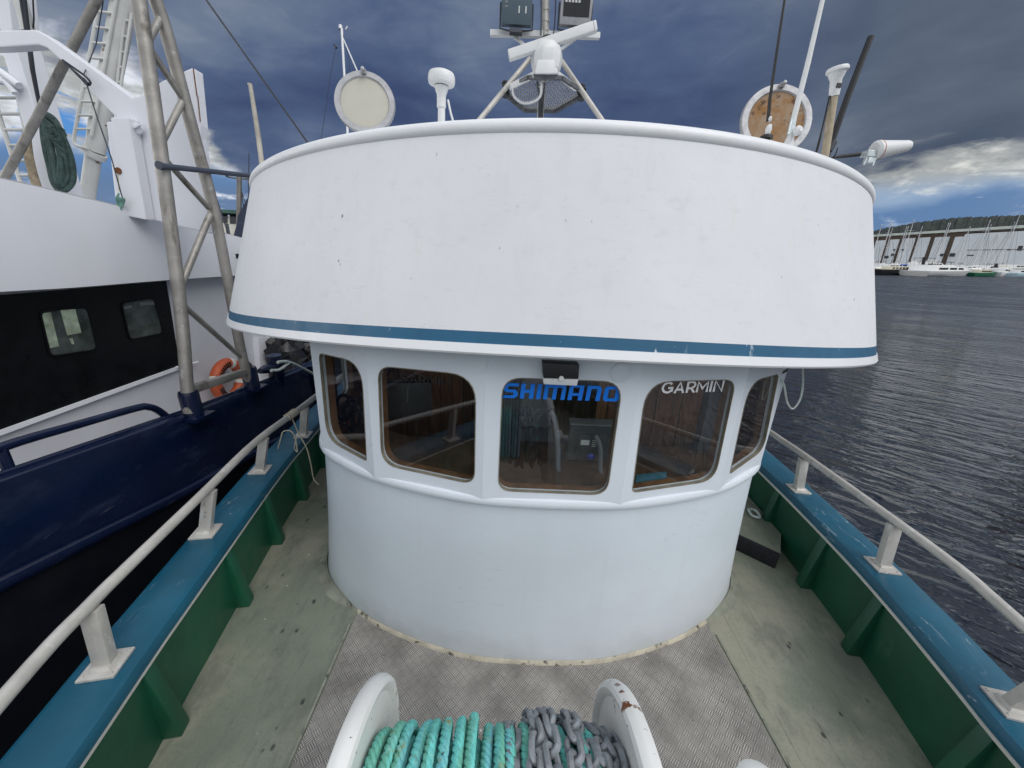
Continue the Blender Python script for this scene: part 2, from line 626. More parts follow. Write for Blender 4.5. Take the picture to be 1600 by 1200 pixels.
def wood_build(x):
    T, co = x['T'], x['co']
    X, Y, Z = T.sep(co)
    s = T.math('MULTIPLY', T.math('ADD', X, Y), 9)
    pid = T.math('FLOOR', s)
    g = T.noise(T.mapping(co, (14, 14, 1.2)), 3, 6, .6, 1.0)
    c = T.mix(T.smooth(g, .3, .7), (.34, .15, .075), (.62, .30, .15))
    c = T.mix(T.math('MULTIPLY', T.math('FRACT', T.math('MULTIPLY', T.math('SINE', T.math('MULTIPLY', pid, 12.9)), 43.7)), .5), c, (.22, .10, .05))
    gv = T.smooth(T.math('ABSOLUTE', T.math('SUBTRACT', T.math('FRACT', s), .5)), .46, .49)
    c = T.mix(gv, c, (.02, .01, .006))
    kn = T.node('ShaderNodeTexVoronoi')
    T.put(kn.inputs['Vector'], T.mapping(co, (1, 1, .5)))
    kn.inputs['Scale'].default_value = 9
    c = T.mix(T.math('MULTIPLY', T.smooth(kn.outputs['Distance'], .12, .05), T.smooth(T.sep(kn.outputs['Color'])[0], .6, .7)), c, (.05, .02, .01))
    x['c'] = c

def scratched(col2, scale=3.0, st=(1, 1, 1), lo=.62, hi=.66, gate=(.5, .6)):
    def f(x):
        T, co = x['T'], x['co']
        s = T.noise(T.mapping(co, st), scale * 6, 6, .7, .6)
        g = T.noise(co, scale * .45, 3)
        k = T.math('MULTIPLY', T.smooth(s, lo, hi), T.smooth(g, *gate))
        x['c'] = T.mix(k, x['c'], col2)
        ln = T.noise(T.mapping(co, st, loc=(2, 2, 2)), scale * 1.3, 2, .5, .4)
        l = T.math('MULTIPLY', T.smooth(T.math('ABSOLUTE', T.math('SUBTRACT', ln, .5)), .006, .001), T.smooth(g, gate[0], gate[1] + .05))
        x['c'] = T.mix(T.math('MULTIPLY', l, .3), x['c'], col2)
        d = T.noise(co, 90, 3, .6)
        x['h'] = d
        x['bstr'] = .12
        x['bdist'] = .002
    return f

def stripe_build(x):
    T, co = x['T'], x['co']
    d = T.noise(T.mapping(co, (1, 1, .12)), 22, 3, .6)
    g = T.noise(T.mapping(co, (1, 1, .2), loc=(4, 1, 2)), 3.2, 3, .6)
    k = T.math('MULTIPLY', T.smooth(d, .655, .69), T.smooth(g, .50, .60))
    x['c'] = T.mix(T.math('MULTIPLY', k, .75), x['c'], (.62, .68, .72))
    x['c'] = T.mix(T.smooth(T.noise(co, 30, 4, .6), .68, .74, 0, .6), x['c'], (.45, .52, .57))
    w = T.noise(T.mapping(co, (3, 3, 10)), 9, 4, .6)
    x['h'] = w
    x['bstr'] = .12
    x['bdist'] = .004

def water_build(x):
    T = x['T']
    co = T.node('ShaderNodeTexCoord').outputs['Object']
    q = T.mapping(co, rot=(0, 0, PI / 4))
    wob = T.noise(co, .35, 3, .5)
    a = T.noise(T.mapping(q, (.75, 2.3, 1)), 1.5, 3, .45, .6)
    b = T.noise(T.mapping(q, (.8, 2.0, 1), (0, 0, .3), (3, 3, 3)), 3.6, 3, .5, .4)
    c = T.noise(T.mapping(q, (.5, 1.2, 1), (0, 0, -.2)), .33, 3, .5)
    x['h'] = T.math('ADD', T.math('MULTIPLY', T.math('ADD', a, T.math('MULTIPLY', b, .40)), T.smooth(wob, .3, .7, .6, 1.3)), T.math('MULTIPLY', c, 1.5))
    x['bstr'] = 1.0
    x['bdist'] = .22
    dl = T.node('ShaderNodeVectorMath', operation='LENGTH')
    T.put(dl.inputs[0], co)
    x['rough'] = T.math('MULTIPLY', T.smooth(dl.outputs['Value'], 6, 60, .035, .34), T.smooth(T.noise(T.mapping(q, (.10, .45, 1), loc=(5, 2, 0)), 1.0, 4, .6), .35, .65, .55, 1.15))

def rust_build(x):
    T, co = x['T'], x['co']
    n = T.noise(co, 9, 6, .7)
    c = T.mix(T.smooth(n, .35, .62), (.25, .115, .025), (.29, .205, .13))
    x['c'] = T.mix(T.smooth(T.noise(co, 25, 4), .55, .7), c, (.10, .045, .02))

def chips(col2, sc=20, lo=.66, hi=.70):
    def f(x):
        T, co = x['T'], x['co']
        n = T.noise(T.mapping(co, (1, 1, .6)), sc, 5, .65)
        k = T.math('MULTIPLY', T.smooth(n, lo, hi), T.smooth(T.noise(co, sc * .2, 2), .45, .6))
        x['c'] = T.mix(k, x['c'], col2)
    return f

MT = {}
def defs():
    A = MT
    A['visor'] = mat('visor_white_paint', (.715, .72, .735), .6, var=.035, vscale=1.3, build=visor_build, spec=.3)
    A['lip'] = mat('lip_white_paint', (.76, .77, .78), .4, var=.02, bump=.1, bscale=30, build=chips((.45, .45, .44), 30))
    A['wall'] = mat('cabin_white_paint', (.68, .745, .795), .38, var=.03, vscale=1.1, build=wall_build)
    A['band'] = mat('window_band_white_paint', (.70, .75, .80), .35, var=.025, vscale=2.5, bump=.08, bscale=18)
    A['stripe'] = mat('stripe_blue_paint', (.009, .095, .185), .45, var=.10, vscale=4, build=stripe_build)
    A['cap'] = mat('cap_rail_blue_paint', (.005, .086, .145), .36, var=.18, vscale=2.2, build=scratched((.46, .52, .55), 2.2, (3.2, .7, 1), .635, .68, (.53, .62)))
    A['green'] = mat('bulwark_green_paint', (.009, .080, .043), .38, var=.22, vscale=2, bump=.1, bscale=25, spots=[((.03, .10, .06), 9, .62, .75, (1, 1, .4))])
    A['trim'] = mat('trim_white_paint', (.62, .62, .58), .5, var=.08, vscale=6)
    A['deck'] = mat('deck_grey_green_paint', (.190, .212, .160), .72, var=.10, vscale=2, build=deck_build)
    A['tread'] = mat('tread_plate_aluminium', (.2, .19, .17), .55, build=tread_build)
    A['fillet'] = mat('sealant_cream', (.46, .42, .33), .75, var=.2, vscale=9, bump=.4, bscale=50, spots=[((.08, .075, .06), 22, .56, .68, (1, 1, 1))])
    A['fillet_green'] = mat('sealant_grey_green', (.24, .25, .20), .75, var=.2, vscale=9, bump=.4, bscale=50, spots=[((.08, .085, .07), 12, .56, .68, (1, 1, 1))])
    A['alu'] = mat('aluminium_weathered', (.44, .43, .41), .45, .55, var=.13, vscale=7, bump=.1, bscale=60, spots=[((.22, .21, .19), 14, .6, .75, (1, 1, 1))])
    A['rail'] = mat('rail_painted_aluminium', (.52, .50, .46), .42, .2, var=.14, vscale=6, bump=.15, bscale=60, spots=[((.30, .27, .22), 12, .60, .76, (1, 1, 1)), ((.20, .13, .08), 26, .68, .74, (1, 1, 1)), ((.62, .61, .58), 18, .60, .68, (1, 1, .4))])
    A['galv'] = mat('steel_galvanised', (.30, .285, .26), .5, .5, var=.2, vscale=5, bump=.15, bscale=40, spots=[((.13, .115, .095), 8, .55, .72, (1, 1, .4)), ((.42, .42, .42), 15, .62, .7, (1, 1, 1))])
    A['white'] = mat('white_plastic', (.72, .73, .72), .4, var=.04, vscale=5)
    A['white_paint'] = mat('white_gloss_paint', (.74, .75, .77), .3, var=.05, vscale=2, build=chips((.22, .08, .03), 16, .70, .73))
    A['trawler_white'] = mat('trawler_white_paint', (.74, .75, .79), .4, var=.03, vscale=1.2, bump=.06, bscale=4)
    A['trawler_grey'] = mat('trawler_grey_white_paint', (.54, .55, .58), .45, var=.05, vscale=1.5)
    A['navy'] = mat('navy_gloss_paint', (.0035, .0085, .032), .22, var=.2, vscale=1.5, bump=.10, bscale=3, coat=.15, spec=.4, spots=[((.012, .020, .050), 5, .52, .70, (.5, .5, 2)), ((.05, .06, .09), 14, .66, .74, (.3, .3, 3))])
    A['black_hull'] = mat('black_hull_paint', (.006, .007, .011), .4, var=.2)
    A['dark_panel'] = mat('black_cabin_panel', (.0045, .005, .006), .35, var=.3, vscale=3, spec=.25)
    A['pane_far'] = mat('dim_window_glass', (.045, .055, .055), .08, var=.5, vscale=7, spec=.6)
    A['black'] = mat('black_plastic', (.012, .012, .014), .45, var=.2, vscale=20)
    A['rubber'] = mat('black_rubber_step', (.010, .010, .014), .8, var=.3, vscale=20, bump=.3, bscale=120, spots=[((.25, .25, .24), 40, .70, .74, (1, 1, 1))])
    A['far_glow'] = mat('painted_far_light_green', (.30, .36, .27), .3, var=.35, vscale=9)  # colour stands in for light seen through the trawler cabin
    A['far_glow_grey'] = mat('painted_far_light_grey', (.12, .13, .14), .3, var=.2)
    A['dull_steel'] = mat('dull_grey_steel', (.135, .14, .15), .5, .3, var=.3, vscale=12)
    A['dark_grey'] = mat('dark_grey_metal', (.06, .065, .075), .5, .2, var=.2)
    A['slate'] = mat('slate_blue_metal', (.085, .12, .145), .45, .1, var=.1)
    A['lamp'] = mat('lamp_reflector', (.62, .68, .68), .18, .3, var=.25, vscale=18, stretch=(1, 1, 6))
    A['wood'] = mat('pine_panelling', (.12, .045, .02), .45, build=wood_build)
    A['wood_frame'] = mat('varnished_timber', (.26, .125, .050), .4, var=.3, vscale=12)
    A['lining'] = mat('timber_lining', (.15, .075, .035), .45, var=.35, vscale=12)
    A['dash'] = mat('dark_dashboard_timber', (.085, .050, .030), .5, var=.3, vscale=8)
    A['seal'] = mat('window_seal_tan', (.20, .18, .135), .6, var=.25, vscale=18)
    A['rope'] = mat('turquoise_rope', (.17, .63, .58), .8, var=.25, vscale=14, bump=.6, bscale=300, stretch=(1, 1, 1), spots=[((.17, .52, .40), 7, .46, .56, (4.5, .5, .5)), ((.20, .60, .64), 6, .54, .62, (4.5, .4, .4)), ((.30, .33, .17), 26, .58, .70, (1, 1, 1)), ((.26, .68, .62), 30, .57, .7, (1, 1, 1)), ((.05, .13, .10), 45, .64, .74, (1, 1, 1))])
    A['chain'] = mat('galvanised_chain', (.255, .275, .295), .6, .25, var=.25, vscale=20, bump=.3, bscale=90, spots=[((.10, .105, .12), 30, .58, .7, (1, 1, 1))])
    A['green_rope'] = mat('old_green_rope', (.055, .095, .085), .85, var=.35, vscale=12, bump=.6, bscale=150)
    A['tan_rope'] = mat('tan_rope', (.33, .27, .185), .85, var=.3, vscale=20, bump=.5, bscale=150)
    A['pale_rope'] = mat('pale_rope', (.50, .56, .53), .8, var=.15, vscale=20)
    A['cream_rope'] = mat('cream_cord', (.52, .47, .36), .8, var=.2, vscale=20)
    A['orange'] = mat('lifebuoy_orange', (.46, .085, .026), .5, var=.2, vscale=6, spots=[((.25, .05, .02), 10, .58, .7, (1, 1, 1))])
    A['rust_plate'] = mat('rusty_hatch_plate', (.3, .2, .1), .75, build=rust_build)
    A['cream_plate'] = mat('cream_hatch_plate', (.47, .455, .385), .6, var=.06, spots=[((.27, .16, .10), 5, .66, .70, (1, 1, 1))])
    A['ring'] = mat('hatch_ring_aluminium', (.40, .40, .41), .5, .4, var=.15, vscale=10)
    A['dirty_tube'] = mat('weathered_fibreglass_tube', (.40, .33, .23), .6, var=.2, vscale=14)
    A['logo_blue'] = mat('logo_blue_vinyl', (.004, .17, .70), .4, var=.02)
    A['logo_white'] = mat('logo_white_vinyl', (.80, .80, .80), .4, var=.02)
    A['logo_black'] = mat('logo_black_vinyl', (.004, .005, .006), .5, var=.02)
    A['paper'] = mat('white_label', (.62, .64, .62), .6, var=.1)
    A['blue_plastic'] = mat('blue_plastic', (.01, .03, .30), .4)
    A['blue_book'] = mat('blue_cover', (.05, .15, .21), .5, var=.2)
    A['seat'] = mat('grey_seat_vinyl', (.17, .185, .20), .5, var=.2)
    A['bag'] = mat('black_plastic_bag', (.008, .008, .010), .25, bump=1.0, bscale=14)
    A['interior'] = mat('grey_interior_paint', (.42, .43, .40), .6, var=.15)
    A['water'] = mat('harbour_water', (.0045, .010, .021), .09, var=.1, vscale=.2, build=water_build, spec=.5)
    A['hill'] = mat('wooded_hill', (.012, .021, .017), .9, var=.4, vscale=.08, spots=[((.021, .026, .018), .12, .5, .65, (1, 1, .5)), ((.008, .014, .013), .22, .50, .62, (1, 1, .6))])
    A['shed_white'] = mat('shed_white_sheet', (.80, .85, .88), .6, var=.06, vscale=.1)
    A['shed_roof'] = mat('shed_pale_roof', (.70, .76, .70), .5, var=.06, vscale=.1)
    A['shed_brown'] = mat('shed_brown_recess', (.105, .078, .058), .8, var=.2, vscale=.1)
    A['boat_white'] = mat('boat_white_gelcoat', (.74, .74, .72), .35, var=.04)
    A['boat_cream'] = mat('boat_cream_paint', (.60, .55, .42), .45, var=.1)
    A['boat_green'] = mat('boat_green_paint', (.012, .13, .065), .35)
    A['boat_red'] = mat('boat_red_paint', (.28, .025, .03), .4)
    A['boat_blue'] = mat('boat_blue_canvas', (.02, .09, .36), .7)
    A['boat_palewater'] = mat('boat_pale_blue_paint', (.42, .58, .66), .4)
    A['mast'] = mat('mast_aluminium', (.70, .71, .72), .45, 0, var=.05)
    A['mast_dark'] = mat('mast_dark', (.14, .13, .12), .6)
    A['glass_dark'] = mat('boat_dark_glass', (.015, .018, .022), .1)
    A['pile'] = mat('tarred_pile', (.012, .011, .011), .8)
    A['wire'] = mat('steel_wire', (.035, .038, .05), .5, .4)
    A['cream_house'] = mat('cream_wheelhouse_paint', (.56, .55, .47), .5)
    A['green_roof'] = mat('green_roof_paint', (.03, .085, .06), .5)
    A['flange'] = mat('windlass_white_paint', (.72, .725, .70), .35, var=.05, vscale=4, build=chips((.16, .06, .02), 11, .60, .63), spots=[((.06, .04, .03), 26, .665, .69, (1, 2.4, .7))])
    A['mast_white'] = mat('mast_off_white_paint', (.60, .60, .57), .45, var=.1, vscale=3, spots=[((.20, .12, .08), 6, .66, .71, (1, 1, 1))])
    A['slate_dark'] = mat('slate_blue_rod', (.05, .06, .085), .5)
    A['mast_tan'] = mat('tan_spar', (.36, .34, .29), .6, var=.2)
    A['pale_green'] = mat('pale_green_rope', (.16, .32, .27), .85, var=.3, vscale=20)
    A['rust'] = mat('rust', (.16, .06, .022), .85, var=.3, vscale=20)
    A['patina'] = mat('cream_yellow_stain', (.62, .55, .40), .6, var=.3)
    # window glass: tinted see-through plus mirror by angle
    m = bpy.data.materials.new('window_glass')
    m.use_nodes = True
    T = NT(m.node_tree)
    tr = T.node('ShaderNodeBsdfTransparent')
    co = T.node('ShaderNodeTexCoord').outputs['Object']
    T.put(tr.inputs[0], T.mix(T.smooth(T.noise(T.mapping(co, (5, 5, .8)), 5, 5), .4, .7), (.90, .93, .93), (.82, .86, .85)))
    gl = T.node('ShaderNodeBsdfGlossy')
    gl.inputs['Roughness'].default_value = .01
    gl.inputs['Color'].default_value = (.92, .95, 1, 1)
    lw_ = T.node('ShaderNodeLayerWeight')
    lw_.inputs[0].default_value = .5
    f5 = T.math('MULTIPLY_ADD', T.math('POWER', lw_.outputs['Facing'], 5), .92, .075)
    mx = T.node('ShaderNodeMixShader')
    T.put(mx.inputs[0], f5)
    T.t.links.new(tr.outputs[0], mx.inputs[1])
    T.t.links.new(gl.outputs[0], mx.inputs[2])
    df = T.node('ShaderNodeBsdfDiffuse')
    df.inputs[0].default_value = (.35, .35, .33, 1)
    m2 = T.node('ShaderNodeMixShader')
    dust = T.noise(T.mapping(co, (8, 8, 1.5)), 6, 6, .7)
    T.put(m2.inputs[0], T.smooth(dust, .45, .8, .006, .04))
    T.t.links.new(mx.outputs[0], m2.inputs[1])
    T.t.links.new(df.outputs[0], m2.inputs[2])
    o = T.node('ShaderNodeOutputMaterial')
    T.t.links.new(m2.outputs[0], o.inputs[0])
    A['glass'] = m

defs()
WATER_Z = -.95

# ================================================================== WATER
FRAME[0] = 'world'
w = MB()
ring = [0, 3, 8, 20, 60, 200, 700, 3500]
rows = []
for r_ in ring:
    rows.append([V((r_ * math.cos(2 * PI * k / 48), r_ * math.sin(2 * PI * k / 48), WATER_Z)) for k in range(48)])
w.grid(rows, closed=True)
structure(w.build('water', MT['water'], smooth=False))

# ================================================================== THE FISHING BOAT
FRAME[0] = 'boat'
boat = thing('fishing_boat', 'white cabin fishing boat with green bulwarks and blue cap rails, seen from its own foredeck', 'fishing boat', (0, 2, 0))
# plan of the inner bulwark face (strip height), left and right
PL = [(-2.6, -.30), (-2.2, -.62), (-1.4, -1.02), (-.5, -1.36), (.2, -1.53), (.84, -1.655), (1.25, -1.74), (1.47, -1.78), (2.26, -1.923), (2.6, -1.98), (3.1, -2.045), (4.2, -2.13), (7.5, -2.2), (10, -2.1)]
PR = [(-2.6, .36), (-2.2, .70), (-1.4, 1.13), (-.5, 1.46), (.2, 1.63), (.92, 1.764), (1.17, 1.825), (1.556, 1.913), (2.03, 1.992), (2.9, 2.08), (4.2, 2.15), (7.5, 2.2), (10, 2.1)]

def plan(tab, n=5):
    p = spline([(x, y, 0) for y, x in tab], n)
    return p

def offset(p, d):
    out = []
    for i, q in enumerate(p):
        t = (p[min(i + 1, len(p) - 1)] - p[max(i - 1, 0)]).normalized()
        out.append(q + V((t.y, -t.x, 0)) * d)
    return out

def lift(p, z):
    return [V((q.x, q.y, z)) for q in p]

SIDES = ((plan(PL), -1), (plan(PR), 1))
ZS, ZC = .42, .50
# deck
dk = MB()
a, b = lift(SIDES[0][0], 0), lift(SIDES[1][0], 0)
n_ = 60
def at_y(p, y):
    for q, r in zip(p, p[1:]):
        if q.y <= y <= r.y:
            return q + (r - q) * ((y - q.y) / max(1e-6, r.y - q.y))
    return p[-1] if y > p[-1].y else p[0]
rows = []
for i in range(n_ + 1):
    y = -2.6 + 12.6 * i / n_
    l, r = at_y(a, y), at_y(b, y)
    rows.append([l + (r - l) * (k / 12) for k in range(13)])
dk.grid(rows)
dk.build('deck', MT['deck'], boat)
tp = MB()
tp.prism([pz(562, 950, .0) + V((0, .12, 0)), V((-1.11, -.9, 0)), V((1.13, -.9, 0)), pz(1102, 972, .0) + V((0, .12, 0)), V((.6, 2.1, 0)), V((-.6, 2.1, 0))], (0, 0, .006))
tp.build('tread_plate', MT['tread'], boat)
for x in (-1.113, 1.124):
    ds = MB()
    ds.box((x, .42, .004), (.012, 2.65, .0085))
    ds.build('plate_seam', MT['fillet_green'], boat)
# the side: outer hull, bulwark, ribs, cap, trim
def hull_rows(p, s):
    return [lift(offset(p, s * .15), .44), lift(offset(p, s * .11), .2), lift(offset(p, s * .04), -.3), lift(offset(p, s * -.10), -.9), lift(offset(p, s * -.5), -1.4)]
h = MB()
for p, s in SIDES:
    h.grid(hull_rows(p, s))
h.build('hull', MT['white_paint'], boat)
for p, s in SIDES:
    bw = MB()
    bw.grid([lift(p, -.02), lift(p, .45), lift(offset(p, s * .1), .45)])
    bo = bw.build('bulwark', MT['green'], boat)
    d = 0
    nxt = .0
    for i in range(len(p) - 1):
        pass
    # ribs: deeper at the foot, every 0.62 m
    ys = [.02, .66, 1.18 if s < 0 else 1.02, 1.86 if s < 0 else 1.66, 2.15 if s > 0 else 2.4, 2.72 if s > 0 else 2.95, 3.5, 4.2]
    for y in ys:
        q = at_y(p, y)
        q2 = at_y(p, y + .1)
        t = (q2 - q).normalized()
        nin = V((t.y, -t.x, 0)) * -s
        rb = MB()
        dt, db, wdt = .014, .075, .033
        prof = [q + V((0, 0, .415)) + nin * -.004, q + V((0, 0, .415)) + nin * dt, q + V((0, 0, .03)) + nin * db, q + nin * db, q + nin * -.004]
        prof = [v - t * wdt for v in prof]
        rb.prism(prof, t * (wdt * 2))
        rb.build('rib', MT['green'], bo, bevel=.006)
    # cap rail: rounded plank
    inner, outer = offset(p, -s * .012), offset(p, s * .205)
    c = MB()
    prof = [(inner, ZS + .012), (offset(p, -s * .026), ZS + .02), (offset(p, -s * .030), ZC - .03), (offset(p, -s * .018), ZC - .006), (offset(p, s * .005), ZC), (offset(p, s * .18), ZC), (outer, ZC - .012), (offset(p, s * .212), ZC - .06), (offset(p, s * .205), ZS - .03), (offset(p, s * .02), ZS - .03)]
    c.grid([lift(q, z) for q, z in prof])
    c.build('cap_rail', MT['cap'], boat)
    tr = MB()
    tr.grid([lift(offset(p, -s * .003), ZS - .012), lift(offset(p, -s * .017), ZS - .010), lift(offset(p, -s * .019), ZS + .008), lift(offset(p, -s * .01), ZS + .016)])
    tr.build('trim_strip', MT['trim'], boat)

# hand rails with welded posts
def handrail(posts, path, s):
    m = MB()
    pth = spline(path, 6)
    m.tube(pth, .024, 14)
    hr = m.build('handrail', MT['rail'], boat)
    def one(base, tilt):
        q = MB()
        p = SIDES[0][0] if s < 0 else SIDES[1][0]
        g = at_y(p, base.y)
        t = (at_y(p, base.y + .1) - g).normalized()
        nx = V((t.y, -t.x, 0))
        R = M((nx, t, V((0, 0, 1)))).transposed()
        q.box(base + V((0, 0, .006)), (.125, .125, .012), R)
        q.box(base + V((0, 0, .019)), (.075, .075, .014), R, taper=.8)
        top = min(pth, key=lambda v: (v.xy - base.xy).length)
        q.bar(base + V((0, 0, .012)), V((top.x, top.y, top.z - .020)), .042, .060, ref=nx)
        for dx in (-.048, .048):
            for dy in (-.048, .048):
                q.lathe([(.006, 0), (.006, .004), (0, .006)], base + R @ V((dx, dy, .012)), n=8)
        o = q.build('post', MT['rail'], hr, bevel=.004)
        return o
    for b in posts:
        one(V((b.x, b.y, ZC)), 0)
ZR = .80
lp = [pz(*q, ZC) for q in ((167, 1040), (322, 832), (407, 735), (474, 680))]
rp = [pz(*q, ZC) for q in ((1247, 765), (1378, 885), (1580, 1105))]
lrail = [V((-.95, -1.4, ZR)), V((-1.35, -.4, ZR)), pz(0, 1097, ZR), pz(140, 945, ZR), pz(200, 885, ZR), pz(310, 778, ZR), pz(400, 690, ZR), pz(460, 645, ZR), pz(490, 622, ZR), V((-2.06, 4.6, ZR)), V((-2.1, 6, ZR))]
rrail = [V((1.15, -1.4, ZR)), V((1.6, -.2, ZR)), pz(1600, 978, ZR), pz(1500, 890, ZR), pz(1400, 815, ZR), pz(1257, 712, ZR), pz(1207, 678, ZR), V((2.11, 4.2, ZR)), V((2.15, 6, ZR))]
handrail([V((-1.55, .30, 0))] + lp, lrail, -1)
handrail([V((1.68, .22, 0))] + rp[::-1], rrail, 1)

# ---------------------------------------------------------------- wheelhouse wall (plan curve shared by foot and ledge)
WC = [(0, 1.548), (.33, 1.565), (.62, 1.632), (.90, 1.735), (1.12, 1.86), (1.29, 1.985), (1.40, 2.12), (1.47, 2.30), (1.50, 2.6), (1.51, 3.2), (1.51, 5.2)]
WC2 = [(0, 1.546), (.33, 1.563), (.62, 1.63), (.90, 1.733), (1.10, 1.855), (1.245, 1.98), (1.325, 2.12), (1.37, 2.30), (1.39, 2.6), (1.40, 3.2), (1.40, 5.2)]
half = spline([(x, y, 0) for x, y in WC], 6)
half2 = spline([(x, y, 0) for x, y in WC2], 6)
curve2 = [V((-q.x, q.y, 0)) for q in half2[:0:-1]] + half2
curve = [V((-q.x, q.y, 0)) for q in half[:0:-1]] + half          # left aft -> front -> right aft
def woff(d, k=0):                                                # outwards; k = 0 foot, 1 ledge height
    cv = [a.lerp(b, k) for a, b in zip(curve, curve2)]
    out = []
    for i, q in enumerate(cv):
        t = (cv[min(i + 1, len(cv) - 1)] - cv[max(i - 1, 0)]).normalized()
        out.append(q + V((t.y, -t.x, 0)) * d)
    return out
lw = MB()
lw.grid([lift(woff(.010), -.01), lift(woff(.002, .15), .12), lift(woff(0, .45), .4), lift(woff(0, .75), .7), lift(woff(0, 1), 1.03), lift(woff(-.04, 1), 1.03), lift(woff(-.04, .5), 0)])
lw.build('wheelhouse_wall', MT['wall'], boat)
fl = MB()
front = [i for i, q in enumerate(curve) if abs(q.x) < 1.105 and q.y < 2.2]
def seg(pts, lo, hi):
    return [p for i, p in enumerate(pts) if lo <= i <= hi]
lo, hi = front[0], front[-1]
fl.grid([seg(lift(woff(.009), .026), lo, hi), seg(lift(woff(.017), .020), lo, hi), seg(lift(woff(.022), .010), lo, hi), seg(lift(woff(.025), .004), lo, hi)])
fl.build('sealant_bead', MT['fillet'], boat)
for s in (0, 1):
    sb = MB()
    l2, h2 = (0, lo) if s == 0 else (hi, len(curve) - 1)
    rws = [[] for _ in range(5)]
    base_, w1, w2 = woff(0), woff(.03), woff(.07)
    nrm = [(b_ - a_) / .03 for a_, b_ in zip(base_, w1)]
    for i in range(l2, h2 + 1):
        e_ = (lo - i) if s == 0 else (i - hi)
        k_ = min(1, .22 + e_ * .11)
        for row, (d_, z_) in zip(rws, ((.004, .055), (.012, .034), (.030, .016), (.052, .006), (.066, -.002))):
            row.append(V((base_[i].x + nrm[i].x * (d_ * k_ + .003), base_[i].y + nrm[i].y * (d_ * k_ + .003), z_ * (k_ * .6 + .4) if z_ > 0 else z_)))
    sb.grid(rws)
    sb.build('sealant_bead', MT['fillet_green'], boat)
lg = MB()
lprof = [(0, 1.026), (.012, 1.026), (.023, 1.034), (.027, 1.046), (.026, 1.060), (.021, 1.071), (.008, 1.078), (-.06, 1.080)]
lg.grid([lift(woff(d, 1), z) for d, z in lprof])
lg.build('ledge', MT['band'], boat)

# window band: five front facets with rounded openings, straight sides
BV = [(.325, 1.537), (.878, 1.692), (1.262, 1.962), (1.395, 2.30), (1.43, 2.75), (1.43, 5.2)]
bandp = [V((-x, y, 0)) for x, y in BV[::-1]] + [V((x, y, 0)) for x, y in BV]
ZB, ZT = 1.06, 1.93
WINPX = {
    3: [(498, 551), (565.5, 566), (573.5, 721), (511, 687)],
    4: [(590, 571), (744.5, 586), (742, 757.5), (596, 726)],
    5: [(785, 589), (973.7, 596), (949, 774), (777.5, 767)],
    6: [(1009.6, 596), (1150.5, 592.5), (1117, 751), (987, 770)],
    7: [(1170.6, 596), (1217, 584), (1193, 703), (1139.6, 741)]}
# corner rounding TL, TR, BR, BL in metres
WINR = {3: (.035, .14, .02, .12), 4: (.07, .13, .07, .10), 5: (.085, .09, .08, .07), 6: (.13, .065, .10, .03), 7: (.14, .03, .10, .02)}
band = MB()
lining = MB()
windows = []
def facet(i):
    a, b = bandp[i], bandp[i + 1]
    t = (b - a).normalized()
    n = V((t.y, -t.x, 0))
    return a, b, t, n
for i in range(len(bandp) - 1):
    a, b, t, n = facet(i)
    outer = [a + V((0, 0, ZB)), b + V((0, 0, ZB)), b + V((0, 0, ZT)), a + V((0, 0, ZT))]
    if i in WINPX:
        cs = [pp(u, v, a, n) for u, v in WINPX[i]]
        inner = rounded(cs, WINR[i])
        band.holed(outer, inner[::-1], -n * .03)
        lining.holed([q - n * .0305 for q in outer], [q - n * .0305 for q in inner[::-1]], -n * .04)
        windows.append((i, cs, inner, t, n))
    elif i in (1, 9):
        L_ = (b - a).length
        yy = (.8, 2.2) if i == 1 else (L_ - 2.2, L_ - .8)
        z0, z1 = 1.15, 1.68
        lo_, hi_ = .06, L_ - .06
        cs = [a + t * lo_ + V((0, 0, z1)), a + t * hi_ + V((0, 0, z1)), a + t * hi_ + V((0, 0, z0)), a + t * lo_ + V((0, 0, z0))]
        inner = rounded(cs, .06)
        band.holed(outer, inner[::-1], -n * .03)
        lining.holed([q - n * .0305 for q in outer], [q - n * .0305 for q in inner[::-1]], -n * .04)
        windows.append((i, cs, inner, t, n))
    elif i in (0, 10):
        L_ = (b - a).length
        for k in range(1):
            lo_, hi_ = .35, L_ - .35
            cs = [a + t * lo_ + V((0, 0, 1.68)), a + t * hi_ + V((0, 0, 1.68)), a + t * hi_ + V((0, 0, 1.15)), a + t * lo_ + V((0, 0, 1.15))]
            inner = rounded(cs, .06)
            band.holed(outer, inner[::-1], -n * .03)
            lining.holed([q - n * .0305 for q in outer], [q - n * .0305 for q in inner[::-1]], -n * .04)
            windows.append((i, cs, inner, t, n))
    else:
        band.holed(outer, [a.lerp(b, .5) + V((0, 0, 1.5)) + (t * math.cos(k * PI / 2) + V((0, 0, math.sin(k * PI / 2)))) * .0005 for k in range(4)], -n * .03)
        lining.prism([q - n * .0305 for q in outer], -n * .04)
band.build('window_band', MT['band'], boat, smooth=False)
lining.build('window_lining', MT['lining'], boat, weld=False)

